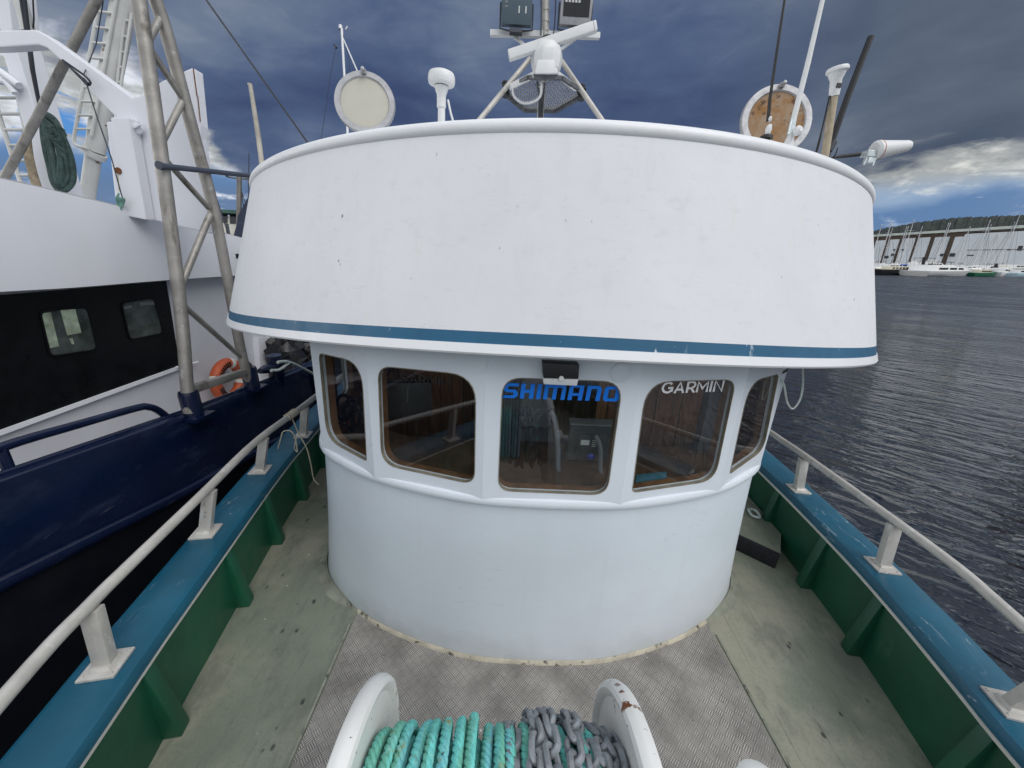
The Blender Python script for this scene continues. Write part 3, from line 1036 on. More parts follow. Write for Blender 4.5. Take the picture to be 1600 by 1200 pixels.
def ribbon(pts, t):
    """outline of a mitred line of width t through 2-D points"""
    L_, R_ = [], []
    n_ = len(pts)
    for i in range(n_):
        p = pts[i]
        d1 = (pts[i][0] - pts[i - 1][0], pts[i][1] - pts[i - 1][1]) if i else None
        d2 = (pts[i + 1][0] - p[0], pts[i + 1][1] - p[1]) if i < n_ - 1 else None
        ns = []
        for d in (d1, d2):
            if d:
                l = math.hypot(*d)
                ns.append((-d[1] / l, d[0] / l))
        nx, ny = sum(q[0] for q in ns) / len(ns), sum(q[1] for q in ns) / len(ns)
        k = nx * nx + ny * ny
        k = t / 2 / max(k, .3)
        L_.append((p[0] + nx * k, p[1] + ny * k))
        R_.append((p[0] - nx * k, p[1] - ny * k))
    return L_ + R_[::-1]

def word_mesh(p0, p1, ptop, n, depth, t=.17):
    """the six letters G A R M I N as bold sans strokes; unit = letter height"""
    h = t / 2
    arc = lambda cx, cy, rx, ry, a0, a1, k: [(cx + rx * math.cos(rad(a0 + (a1 - a0) * q / k)), cy + ry * math.sin(rad(a0 + (a1 - a0) * q / k))) for q in range(k + 1)]
    S_ = [arc(.46, .5, .40, .5 - h, 42, 322, 14) + [(.82, .22), (.82, .46), (.50, .46)],
          [(.98 + h, 0), (1.42, 1 - h), (1.86 - h, 0)], [(1.20, .30), (1.64, .30)],
          [(2.06, 0), (2.06, 1 - h), (2.40, 1 - h)] + arc(2.42, .68, .24, .32 - h, 80, -80, 6) + [(2.40, .36 + h * .2), (2.15, .36 + h * .2)], [(2.42, .34), (2.68, 0)],
          [(2.90, 0), (2.90, 1 - h), (3.32, .34), (3.74, 1 - h), (3.74, 0)],
          [(4.03, 0), (4.03, 1)],
          [(4.34, 0), (4.34, 1 - h * .4), (5.04, h * .4), (5.04, 1)]]
    m = MB()
    ex, ey = (p1 - p0) / 5.12, ptop - p0
    for k, st in enumerate(S_):
        m.prism([p0 + ex * x + ey * y for x, y in ribbon(st, t)], n * depth * (1 + .12 * k))
    return m

def stroke_mesh(strokes, p0, p1, ptop, n, depth):
    """lettering from polygons in a unit box"""
    m = MB()
    ex, ey = p1 - p0, ptop - p0
    for poly in strokes:
        m.prism([p0 + ex * x + ey * y for x, y in poly], n * depth)
    return m

def rc(x0, y0, x1, y1):
    return [(x0, y0), (x1, y0), (x1, y1), (x0, y1)]

for i, cs, inner, t, n in windows:
    c = sum(inner, V()) / len(inner)
    sl = MB()
    ring_o = [c + (q - c) * (1 + .012 / max(.05, (q - c).length)) for q in inner]
    ring_i = [c + (q - c) * (1 - .0045 / max(.05, (q - c).length)) for q in inner]
    sl.holed([q + n * .002 for q in inner], [q + n * .002 for q in ring_i], -n * .016)
    wn = sl.build('window', MT['seal'], boat, weld=False)
    pn = MB()
    pn.add([q - n * .012 for q in inner], [tuple(range(len(inner)))])
    pn.build('pane', MT['glass'], wn, smooth=False)
    a = c - n * .010
    if i == 6:
        P = lambda u, v: pp(u, v, a, n)
        m = word_mesh(P(1032.5, 615), P(1128, 611.3), P(1036, 596.6), n, .0015)
        m.build('lettering', MT['logo_white'], wn, smooth=False)
    if i == 4:
        P = lambda u, v: pp(u, v, a, n)
        m = word_mesh(P(625, 595.5), P(703.5, 603.6), P(625.6, 582.6), n, .0015)
        m.build('lettering', MT['logo_black'], wn, smooth=False)
    if i == 5:
        P = lambda u, v: pp(u, v, a, n)
        w_ = .036
        S_ = [[(.0, .0), (.105, .0), (.128, .16), (.128, .42), (.105, .58), (.040, .58), (.040, .80), (.128, .80), (.128, 1), (.026, 1), (.004, .84), (.004, .55), (.026, .40), (.090, .40), (.090, .19), (.016, .19)]]
        L = S_ + [rc(.150, 0, .186, 1), rc(.186, .40, .228, .60), rc(.228, 0, .264, 1),
                  rc(.290, 0, .324, 1),
                  rc(.350, 0, .384, 1), rc(.384, .80, .50, 1), rc(.425, 0, .459, .80), [(.50, 0), (.534, 0), (.534, .86), (.52, 1), (.50, 1)],
                  rc(.560, 0, .596, .86), [(.560, .86), (.648, .86), (.648, 1), (.585, 1)][:4], rc(.648, 0, .684, 1), rc(.596, .30, .648, .48),
                  rc(.712, 0, .748, 1), rc(.748, .80, .800, 1), [(.800, 0), (.836, 0), (.836, .84), (.815, 1), (.800, 1)],
                  [(.862, .16), (.880, 0), (.898, 0), (.898, 1), (.880, 1), (.862, .84)], rc(.898, 0, .960, .20), rc(.898, .80, .960, 1), [(.960, 0), (.980, 0), (1, .16), (1, .84), (.980, 1), (.960, 1)]]
        m = stroke_mesh(L, P(784.5, 621.5), P(966, 627.3), P(787.5, 598.2), n, .0015)
        m.build('lettering', MT['logo_blue'], wn, smooth=False)

# blanking disc and small camera-like lamp on the band
a, b, t, n = facet(5)
cp = MB()
c = pp(970, 582, a, n)
cp.lathe([(.043, 0), (.043, .004), (.040, .006), (0, .006)], c, n, 28)
for k in range(3):
    cp.lathe([(.004, 0), (.004, .002), (0, .002)], c + n * .006 + (t * math.cos(k * 2.1 + .5) + V((0, 0, 1)) * math.sin(k * 2.1 + .5)) * .034, n, 8)
cp.build('blanking_disc', MT['band'], boat)

# ---------------------------------------------------------------- visor / raised roof edge
def zbot(x):
    return 1.797 - .006 * abs(x) - .0325 * x * x
def ztop(x):
    return 2.613 + .010 * x - .024 * x * x
def ringpt(frac_ang, Rr, cx, front):
    return V((cx + Rr * math.sin(frac_ang), front + Rr - Rr * math.cos(frac_ang), 0))
NA = 72
AMAX = rad(62)
def ring_at(h):
    """closed-ish outline at height fraction h (0 = lower edge, 1 = rim)"""
    Rr, cx, fr = 2.59 + (2.25 - 2.59) * h, .074 - .010 * h, 1.38 + .20 * h
    out = []
    for k in range(NA + 1):
        q = ringpt(-AMAX + 2 * AMAX * k / NA, Rr, cx, fr)
        lim = 1.98 - .12 * h
        dx = max(-1.86 - .16 * (1 - h), min(q.x, 1.86 + .16 * (1 - h)))
        zb, zt = zbot(dx), ztop(dx)
        q.z = zb + (zt - zb) * h
        out.append(q)
    l, r = out[0], out[-1]
    out = [V((l.x, 6.0, l.z)), V((l.x, 4.4, l.z))] + out + [V((r.x, 4.4, r.z)), V((r.x, 6.0, r.z))]
    return out
def roff(p, d):
    out = []
    for i, q in enumerate(p):
        t = (p[min(i + 1, len(p) - 1)] - p[max(i - 1, 0)])
        t.z = 0
        t.normalize()
        out.append(q + V((t.y, -t.x, 0)) * d)
    return out
H1, H2 = .050, .104
vz = MB()
vz.grid([ring_at(h) for h in (H2, .3, .5, .7, .85, .955)])
visor = vz.build('visor', MT['visor'], boat)
st = MB()
st.grid([ring_at(H1), ring_at((H1 + H2) / 2), ring_at(H2)])
st.build('stripe', MT['stripe'], visor)
lpb = MB()
low = ring_at(0)
lpb.grid([roff(ring_at(H1), 0), roff(ring_at(H1), .004), roff(ring_at(.01), .006), roff(low, .0), roff(low, -.03), roff(ring_at(.05), -.03)])
lpb.build('lower_lip', MT['lip'], visor)
rim = MB()
tops = ring_at(1.0)
rimrows = []
for k in range(9):
    a_ = rad(-80 + k * 30)
    rimrows.append([q + V((0, 0, .028 * math.sin(a_) - .018)) for q in roff(tops, -.006 + .024 * math.cos(a_))])
rim.grid(rimrows)
rim.build('rim', MT['lip'], visor)
# roof and soffit (close the box)
rf = MB()
ti = roff(ring_at(.97), -.03)
rf.add(ti, [tuple(range(len(ti)))])
rf.build('roof', MT['white_paint'], boat, smooth=False)
sf = MB()
so = roff(ring_at(.13), -.22)
so = [V((q.x, q.y, 1.90)) for q in so]
sf.add(so, [tuple(range(len(so)))])
sf.build('soffit', MT['interior'], boat, smooth=False)

# ---------------------------------------------------------------- inside of the wheelhouse
pw = MB()
pw.box((0, 4.3, .95), (2.62, .04, 1.9))
for s in (-1, 1):
    pw.box((s * 1.32, 3.25, .53), (.03, 1.9, 1.05))
pw.box((-.95, 3.55, 1.0), (.6, .04, 1.78))
pw.box((.88, 2.60, 1.0), (.86, .04, 1.78), M.Rotation(rad(-17), 3, 'Z'))
pw.build('panelling', MT['wood'], boat)
da = MB()
pts = [(-1.2, 2.02), (-.86, 1.76), (-.31, 1.61), (.31, 1.61), (.86, 1.76), (1.2, 2.02), (1.2, 2.3), (.8, 2.12), (-.8, 2.12), (-1.2, 2.3)]
da.prism([V((x, y, 1.045)) for x, y in pts], (0, 0, .035))
da.prism([V((x, y, .3)) for x, y in ((-.8, 2.05), (.8, 2.05), (.8, 2.10), (-.8, 2.10))], (0, 0, .745))
da.build('dashboard', MT['dash'], boat)

mo = thing('display_monitor', 'grey back of a display screen on its bracket, behind the middle cabin window', 'monitor', pp(925, 745, V((0, 1.83, 0)), V((0, 1, 0))))
c = py(922, 690, 1.84)
m = MB()
m.box(c, (.24, .05, .215), M.Rotation(rad(8), 3, 'X'))
m.box(c + V((.0, -.02, .0)), (.16, .03, .12), M.Rotation(rad(8), 3, 'X'), taper=.9)
m.build('housing', MT['dark_grey'], mo, bevel=.008)
m = MB()
m.box(c + V((.0, -.005, .114)), (.24, .055, .012), M.Rotation(rad(8), 3, 'X'))
m.build('top_edge', MT['seat'], mo)
m = MB()
m.box(c + V((-.035, -.0375, .012)), (.045, .002, .03), M.Rotation(rad(8), 3, 'X'))
for k in range(4):
    m.box(c + V((.012, -.0375, .026 - k * .011)), (.022, .002, .004), M.Rotation(rad(8), 3, 'X'))
m.build('label', MT['paper'], mo)
m = MB()
m.tube(spline([py(860, 640, 1.80), py(868, 660, 1.79), py(872, 700, 1.79), py(872, 735, 1.79), py(880, 750, 1.8), py(905, 752, 1.81)], 5), .013, 10)
m.tube(spline([py(930, 680, 1.79), py(938, 700, 1.785), py(938, 735, 1.785), py(944, 752, 1.79)], 5), .012, 10)
m.box(py(890, 745, 1.80), (.10, .03, .02))
m.build('bracket', MT['seat'], mo)
m = MB()
m.lathe([(.0, 0), (.016, .0), (.018, .012), (.010, .02), (0, .02)], py(922, 712, 1.80), (0, -1, 0), 14)
m.build('knob', MT['blue_plastic'], mo)
m2 = thing('chart_plotter', 'black instrument with a column of tiny lights, at upper left behind the dark lettered window', 'instrument', py(625, 640, 1.95))
m = MB()
cc = py(640, 622, 1.95)
m.box(cc, (.24, .08, .2), M.Rotation(rad(12), 3, 'Z'))
m.build('housing', MT['black'], m2, bevel=.012)
m = MB()
for k in range(7):
    p = py(637.5 - k * .22, 606 + k * 3.6, 1.885)
    m.lathe([(.0016, 0), (.0016, .003), (0, .003)], p, (0, -1, 0), 6)
m.build('indicator_light', MT['paper'], m2)
m3 = thing('helm_seat', 'grey high backed helm seat behind the middle cabin window', 'seat', (-.12, 2.55, 0))
m = MB()
m.box((-.12, 2.62, 1.28), (.46, .12, .62), M.Rotation(rad(-8), 3, 'X'))
m.build('backrest', MT['seat'], m3, bevel=.04)
m = MB()
m.box((-.12, 2.42, .92), (.48, .46, .12))
m.build('cushion', MT['seat'], m3, bevel=.04)
m = MB()
m.lathe([(.2, 0), (.2, .02), (.05, .05), (.05, .86)], (-.12, 2.45, 0))
m.build('pedestal', MT['dark_grey'], m3)
cu = MB()
x0, x1 = py(778, 700, 1.9).x, py(812, 700, 1.9).x
row0, row1 = [], []
for k in range(41):
    x = x0 + (x1 - x0) * k / 40
    y = 1.9 + .012 * math.sin(k * 1.15)
    row0.append(V((x, y, 1.09)))
    row1.append(V((x, y, 1.60)))
cu.grid([row0, row1, [q + V((0, .006, 0)) for q in row1], [q + V((0, .006, 0)) for q in row0]])
tag(cu.build('curtain', MT['slate']), 'pleated slate blue curtain at the left edge of the middle cabin window', 'curtain')
bk = MB()
q = [pz(*c_, 1.082) for c_ in ((992, 757), (1040, 751), (1041, 742), (993, 747))]
bk.prism(q, (0, 0, .022))
tag(bk.build('booklet', MT['blue_book'], bevel=.002), 'pale blue booklet lying on the dashboard behind the white lettered window', 'booklet')
el = MB()
c = pp(1108, 660, V((.98, 2.1, 0)), V((-.4, 1, 0)).normalized())
el.box(c + V((0, 0, 0)), (.15, .05, .62), M.Rotation(rad(22), 3, 'Z'))
elo = tag(el.build('instrument_case', MT['dark_grey'], bevel=.01), 'tall narrow grey instrument case beside the timber post in the white lettered window', 'instrument')
co_ = MB()
for (u, v, ru, rv) in ((537, 637, 12, 20), (549, 648, 13, 22), (560, 665, 10, 25)):
    ring_ = []
    for k in range(24):
        a_ = 2 * PI * k / 24
        ring_.append(pp(u + ru * math.cos(a_), v + rv * math.sin(a_), V((-1.12, 2.12, 0)), V((-.6, -.8, 0))))
    co_.tube(ring_, .011, 8, closed=True)
tag(co_.build('cable_coil', MT['black']), 'black cable coil hanging inside the far left cabin window', 'cable')

# deck step on the right
sp = MB()
qs = [pz(1160, 866, 0), pz(1206, 886, 0)]
st_ = thing('deck_step', 'low step with a black rubber face on the right side deck', 'step', pz(1185, 870, 0))
f0, f1 = pz(1157, 863, 0), pz(1206, 887, 0)
g0, g1 = pz(1163, 838, .14), pz(1217, 858, .14)
m = MB()
d_ = (f1 - f0).normalized()
nb_ = V((-d_.y, d_.x, 0))
A0, A1 = f0 - d_ * .12, f1 + d_ * .02
m.prism([A0, A1, V((A1.x, A1.y, .13)), V((A0.x, A0.y, .13))], nb_ * .03)
m.build('riser', MT['rubber'], st_, bevel=.006)
m = MB()
B0, B1 = A0 + nb_ * .031, A1 + nb_ * .031
rx = lambda y: at_y(SIDES[1][0], y).x - .012
foot = [V((B0.x, B0.y, 0)), V((B1.x, B1.y, 0)), V((rx(B1.y + .22), B1.y + .22, 0)), V((rx(3.2), 3.2, 0)), V((rx(4.4), 4.4, 0)), V((1.45, 4.4, 0))]
m.prism(foot, (0, 0, .128))
m.build('tread', MT['deck'], st_)
lo_ = MB()
rg = []
c = pz(1178, 803, .15)
for k in range(20):
    a_ = 2 * PI * k / 20
    rg.append(c + V((.035 * math.cos(a_), .06 * math.sin(a_), .008 + .004 * math.sin(3 * a_))))
lo_.tube(rg, .011, 8, closed=True)
tag(lo_.build('rope_loop', MT['pale_rope']), 'small pale rope loop lying beyond the black step on the right side deck', 'rope')

# ================================================================== GEAR ON THE ROOF
def low(p, z=2.55):
    return V((p.x, p.y, z))

def hatch(name, label, u, v, ru, rv, y, plate, tilt):
    c = py(u, v, y)
    rr = (py(u, v - rv, y) - c).length
    t = thing(name, label, 'hatch lid', c - V((0, 0, rr)), 'round hatch lids standing open on the cabin roof')
    n = V((tilt, -1, .22)).normalized()
    m = MB()
    prof = [(rr * .78, -.012), (rr * .80, .004), (rr * .82, .008), (rr * .98, .008), (rr, .0), (rr, -.02), (rr * .78, -.02)]
    m.lathe(prof, c, n, 48)
    m.build('ring', MT['ring'], t)
    m = MB()
    m.lathe([(rr * .80, -.014), (rr * .80, -.002), (0, -.002)], c, n, 40)
    m.build('plate', plate, t)
    m = MB()
    x = n.cross(V((0, 0, 1))).normalized()
    upv = x.cross(n).normalized()
    e = c + upv * rr * .92
    m.box(e + n * .02, (.03, .02, .025))
    m.lathe([(.012, 0), (.012, .03), (.006, .035)], e + n * .02, n, 10)
    m.build('catch', MT['ring'], t)
    m = MB()
    e = c - upv * (rr + .005) - n * .02
    m.box(e - V((0, 0, .03)), (.10, .03, .07))
    m.box(V((e.x, e.y + .03, (e.z + 2.5) / 2 - .03)), (.14, .08, e.z - 2.5))
    m.build('hinge', MT['ring'], t)
    return t
hatch('hatch_lid', 'round hatch lid with cream plate and aluminium ring, left of the dome aerial', 570, 160, 53, 55, 3.0, MT['cream_plate'], .12)
hatch('hatch_lid', 'round hatch lid with rusty orange plate, behind the two whip aerials', 1213, 188, 60, 62, 3.0, MT['rust_plate'], -.10)

def pole_tube(m, a, b, r, n=12, mi=0):
    m.tube([a, b], r, n, mi)

# dome aerial
b = py(690, 190, 2.6)
g = thing('satellite_aerial', 'white mushroom shaped dome aerial on a short stem near the cream hatch lid', 'antenna', low(b))
c = py(690, 126, 2.6)
k = (py(711, 126, 2.6) - py(669, 126, 2.6)).length / 2
m = MB()
m.lathe([(.0, -.024), (k * .62, -.024), (k * .94, -.018), (k, -.004), (k * .99, .018), (k * .90, .034), (k * .6, .044), (0, .048)], c, (.02, 0, 1), 32)
m.build('dome', MT['white'], g)
m = MB()
m.lathe([(.020, -.30), (.020, -.13)], c, (.02, 0, 1), 16)
m.lathe([(.020, -.135), (.026, -.130), (.026, -.07), (.036, -.045), (.04, -.03)], c, (.02, 0, 1), 20)
m.tube([c - V((0, 0, .13)), low(b)], .019, 14)
m.build('stem', MT['white'], g)
m = MB()
m.tube(spline([c + V((.035, 0, -.09)), c + V((.05, 0, -.15)), c + V((.075, 0, -.25)), c + V((.09, .02, -.5)), low(b) + V((.09, .05, 0))], 6), .006, 8)
m.build('cable', MT['white'], g)

# radar mast
YM = 4.6
mt = thing('radar_mast', 'white tripod radar mast with expanded metal platform and lamp crossbar on the cabin roof', 'mast', (py(846, 180, YM).x, YM, 2.5))
P = lambda u, v, y=YM: py(u, v, y)
m = MB()
a = P(853, -60)
m.tube([P(852.5, 40), a], .032, 16)
m.tube([P(846.5, 150), P(852.5, 40)], .034, 16)
m.tube([low(P(845, 188)), P(846, 150)], .034, 16)
for v in (15, 33, 48):
    m.lathe([(.036, -.012), (.038, 0), (.036, .012)], P(852.8, v), (0, 0, 1), 16)
m.build('pole', MT['rail'], mt)
for (u0_, v0_, u1_, v1_) in ((752, 184, 828, 92), (940, 187, 876, 94)):
    m = MB()
    top = P(u1_, v1_, YM)
    bot = P(u0_, v0_, YM - .25)
    d_ = (bot - top)
    m.tube([top, bot, top + d_ * 1.9], .024, 14)
    m.build('leg', MT['rail'], mt)
m = MB()
m.bar(P(766, 52), P(937, 56.5), .05, .045)
m.build('crossbar', MT['white'], mt)
for (u0_, v0_, u1_, v1_) in ((803, 57, 845, 92), (900, 60, 862, 88)):
    m = MB()
    m.bar(P(u0_, v0_, YM - .01), P(u1_, v1_, YM - .01), .025, .025)
    m.build('strut', MT['white'], mt)
# platform: frame and mesh, a hexagon seen from below
zpl = P(845, 143).z
pl = [pz(u, v, zpl) for u, v in ((786, 142), (826, 121), (878, 122), (914, 146), (868, 172), (820, 171))]
m = MB()
for i in range(6):
    m.bar(pl[i], pl[(i + 1) % 6], .035, .055 if i in (3, 4, 5) else .03)
m.build('platform_frame', MT['dull_steel'], mt)
m = MB()
xs0, xs1 = min(q.x for q in pl), max(q.x for q in pl)
ys0, ys1 = min(q.y for q in pl), max(q.y for q in pl)
def inside(p):
    c_ = False
    for i in range(6):
        a_, b_ = pl[i], pl[i - 1]
        if (a_.y > p.y) != (b_.y > p.y) and p.x < (b_.x - a_.x) * (p.y - a_.y) / (b_.y - a_.y) + a_.x:
            c_ = not c_
    return c_
for i in range(-30, 60):
    for sgn in (-1, 1):
        pts = []
        for k in range(60):
            y = ys0 + (ys1 - ys0) * k / 59
            x = xs0 + i * .045 + sgn * (y - ys0) * .5
            q = V((x, y, zpl))
            if inside(q):
                pts.append(q)
        if len(pts) > 2:
            m.bar(pts[0], pts[-1], .007, .007)
m.build('mesh_floor', MT['ring'], mt, weld=False)
for (a_, b_) in (((797, 136), (834, 117)), ((900, 138), (872, 117))):
    m = MB()
    m.bar(P(*a_, YM - .12), P(*b_, YM - .32), .02, .05)
    m.build('bracket', MT['white'], mt)
for uv in ((789, 141), (908, 146)):
    m = MB()
    c = P(*uv, YM - .08)
    for k in range(5):
        m.lathe([(.034, 0), (.04, .012), (.034, .024)], c + V((.008 * (k % 2), .01 * (k % 3), -.05 + k * .024)), (.2, .3, 1), 12)
    m.build('lashing', MT['black'], mt)
m = MB()
random.seed(3)
for k in range(4):
    m.tube(spline([P(843 + k * 3, 62, YM - .06), P(836 + k * 5, 76, YM - .1), P(842 + k * 4, 92, YM - .08), P(845 + k * 2, 118, YM - .05)], 5), .008, 6)
m.tube(spline([P(845, -20, YM - .06), P(846, 20, YM - .05), P(845, 55, YM - .06)], 5), .008, 6)
m.tube(spline([P(869, -20, YM - .02), P(866, 45, YM - .02), P(858, 70, YM - .06)], 5), .006, 6)
for k in range(3):
    m.tube([P(838 + k * 7, 122, YM - .25), P(843 + k * 3, 150, YM - .1), low(P(844 + k * 2, 188))], .009, 6)
m.build('cable_bundle', MT['dark_grey'], mt)

# radar scanner
YS = pz(852, 122, zpl).y
rs = thing('radar_scanner', 'white open array radar scanner, a long bar turning on a rounded gearbox', 'radar', P(852, 122, YS))
a, b = P(795, 88, YS - .05), P(926, 44, YS - .05)
m = MB()
d_ = (b - a).normalized()
upv = V((0, 0, 1)) - d_ * d_.z
upv.normalize()
fwv = d_.cross(upv)
def sect(p):
    return [p + upv * .036 + fwv * .045, p + upv * .044 + fwv * .0, p + upv * .030 - fwv * .05, p - upv * .026 - fwv * .05, p - upv * .044 - fwv * .0, p - upv * .036 + fwv * .045]
m.grid([sect(a), sect(b)], closed=True)
m.add(sect(a), [(5, 4, 3, 2, 1, 0)])
m.build('array', MT['white'], rs, bevel=.006)
m = MB()
sb_ = sect(b)
m.prism([q + d_ * .001 for q in sb_], d_ * .03)
m.build('end_cap', MT['white'], rs, bevel=.01)
m = MB()
c = P(852.5, 118, YS)
w_ = (P(877, 100, YS) - P(828, 100, YS)).length / 2
m.lathe([(w_ * .84, .0), (w_ * .86, .035), (w_ * .90, .04), (w_, .10), (w_ * 1.0, .15), (w_ * .95, .19), (w_ * .80, .225), (w_ * .4, .24), (0, .242)], c, (0, 0, 1), 10)
m.build('gearbox', MT['white'], rs)
m = MB()
m.add([P(840, 93, YS - w_ * .98), P(866, 93, YS - w_ * .98), P(870, 114, YS - w_ * .98), P(836, 114, YS - w_ * .98)], [(0, 1, 2, 3)])
f = m.v[:]
m = MB()
m.prism(f, (0, .03, 0))
m.build('cover_panel', MT['white'], rs, bevel=.006)
m = MB()
m.lathe([(.055, .22), (.05, .29)], c, (0, 0, 1), 16)
m.build('neck', MT['dark_grey'], rs)
m = MB()
m.tube(spline([*[pz(u, v, zpl - dz) for u, v, dz in ((801, 137, .03), (803, 150, .10), (815, 160, .15), (830, 160, .15), (843, 152, .12), (846, 138, .07), (846, 124, .0))]], 6), .012, 10)
m.build('cable', MT['white'], rs)

def floodlight(label, u0_, u1_, vb, y, body, edge, txt):
    c0, c1 = P(u0_, vb, y), P(u1_, vb, y)
    w = (c1 - c0).length
    t = thing('floodlight', label, 'floodlight', (c0 + c1) / 2 - V((0, 0, .05)), 'floodlights on the mast crossbar')
    h_ = w * 1.55
    o = (c0 + c1) / 2
    R = M.Rotation(rad(9), 3, 'X')
    m = MB()
    m.box(o + R @ V((0, .03, h_ / 2)), (w, .09, h_), R)
    for k in range(6):
        m.box(o + R @ V((-w * .4 + k * w * .16, .085, h_ / 2)), (.006, .03, h_ * .8), R)
    m.build('housing', body, t, bevel=.008)
    m = MB()
    fr = [V((-w * .20 if txt else -w * .40, 0, h_ * .44)), V((w * .42, 0, h_ * .44)), V((w * .42, 0, h_ * .94)), V((-w * .20 if txt else -w * .40, 0, h_ * .94))]
    m.prism([o + R @ (q + V((0, -.017, 0))) for q in fr], R @ V((0, .01, 0)))
    m.build('lens', MT['lamp'], t)
    m = MB()
    m.tube([o + V((-w * .5 - .01, .03, h_ * .4)), o + V((-w * .5 - .012, .03, -.02)), o + V((0, .03, -.045)), o + V((w * .5 + .012, .03, -.02)), o + V((w * .5 + .01, .03, h_ * .4))], .008, 8)
    m.build('yoke', edge, t)
    m = MB()
    m.box(o + V((0, .02, -.045)), (.12, .07, .03))
    m.build('foot', MT['dark_grey'], t)
    return t, o, R, w, h_
t, o, R, w, h_ = floodlight('slate grey floodlight with tall lens, left of the radar mast pole', 783, 830, 39, YM - .1, MT['slate'], MT['dark_grey'], True)
m = MB()
for k in range(2):
    m.box(o + R @ V((w * (.08 + .22 * k), -.016, h_ * .24)), (.012, .004, .05), R)
m.build('marking', MT['paper'], t)
m = MB()
for k in range(8):
    m.box(o + R @ V((-w * .34, -.016, h_ * (.28 + .07 * k))), (.03, .004, .018), R)
m.build('marking', MT['seat'], t)
t, o, R, w, h_ = floodlight('floodlight with pale frame and black panel under its lens, right of the radar mast pole', 874, 922, 40, YM - .1, MT['ring'], MT['dark_grey'], False)
m = MB()
m.box(o + R @ V((0, -.016, h_ * .27)), (w * .84, .006, h_ * .28), R)
m.build('label_panel', MT['black'], t)
m = MB()
for k in range(5):
    m.box(o + R @ V((-w * .34 + k * .03, -.0205, h_ * .365)), (.02, .002, .018), R)
m.build('marking', MT['paper'], t)

# aerials on the right
b = py(1198, 218, 2.35)
wa = thing('whip_aerial', 'thin black whip aerial on a black base, in front of the rusty hatch lid', 'antenna', low(b))
m = MB()
m.tube([py(1200, 190, 2.35), py(1203, 155, 2.35), py(1217, 60, 2.35), py(1229, -20, 2.35)], [.009, .0075, .0065, .005], 10)
m.build('whip', MT['black'], wa)
m = MB()
m.lathe([(.009, 0), (.012, .005), (.012, .018), (.009, .022)], py(1201, 190, 2.35), (.05, 0, 1), 12)
m.lathe([(.011, 0), (.016, .03), (.012, .05), (.008, .055)], py(1198, 213, 2.35), (.05, 0, 1), 12)
m.build('ferrule', MT['white'], wa)
m = MB()
m.lathe([(.032, 0), (.03, .012), (.018, .02)], py(1197, 217, 2.35), n=16)
m.tube([py(1197, 217, 2.35), low(b)], .02, 12)
m.build('base', MT['black'], wa)

b = py(1230, 228, 2.3)
wb = thing('whip_aerial', 'long white whip aerial on a white ratchet mount beside the black whip', 'antenna', low(b))
m = MB()
m.tube([py(1239, 190, 2.3), py(1262, 100, 2.3), py(1290, -20, 2.3)], [.013, .012, .009], 12)
m.build('whip', MT['white'], wb)
m = MB()
m.tube([py(1235, 210, 2.3), py(1240, 186, 2.3)], [.017, .014], 12)
m.build('ferrule', MT['lamp'], wb)
m = MB()
m.lathe([(.030, -.2), (.026, .0), (.016, .045), (.014, .06)], py(1231, 228, 2.3), (.08, 0, 1), 16)
m.lathe([(.0, 0), (.022, .002), (.022, .02), (.012, .03), (0, .03)], py(1243, 206, 2.27), (.3, -.9, .2), 14)
m.build('ratchet_mount', MT['white'], wb)

b = py(1290, 240, 2.4)
gp = thing('navigation_aerial', 'white flared receiver on a weathered tan tube, left of the thick black aerial', 'antenna', low(b))
ax = (py(1306, 120, 2.4) - py(1290, 240, 2.4)).normalized()
top = py(1303.5, 147, 2.4)
m = MB()
m.tube([low(b), py(1289, 243, 2.4), top], .019, 14)
m.build('pole', MT['dirty_tube'], gp)
m = MB()
k = (py(1322, 122, 2.4) - py(1293, 122, 2.4)).length / 2
m.lathe([(.022, -.01), (.0245, .02), (.026, .062), (.034, .078), (k * .8, .092), (k, .098), (k * 1.02, .108), (k * .93, .116), (k * .5, .120), (0, .120)], top, ax, 24)
m.build('receiver', MT['white'], gp)
m = MB()
m.box(top + ax * .03 + V((0, -.024, 0)), (.024, .006, .02))
m.build('sticker', MT['black'], gp)
m = MB()
m.tube(spline([top + V((-.02, 0, -.01)), py(1288, 190, 2.38), py(1282, 214, 2.36), py(1275, 240, 2.36), low(py(1275, 240, 2.36))], 5), .006, 8)
m.build('cable', MT['black'], gp)

b = py(1292, 243, 2.5)
ta = thing('rod_aerial', 'thick black rod aerial leaning to the right above the white horn', 'antenna', low(b))
m = MB()
m.tube([low(b), py(1293, 240, 2.5), py(1325, 150, 2.5), py(1361, 57, 2.5)], [.016, .016, .016, .015], 12)
m.build('rod', MT['black'], ta)
m = MB()
m.lathe([(.021, 0), (.021, .05), (.016, .055)], py(1294, 236, 2.5), (.3, 0, 1), 12)
m.build('base', MT['dark_grey'], ta)

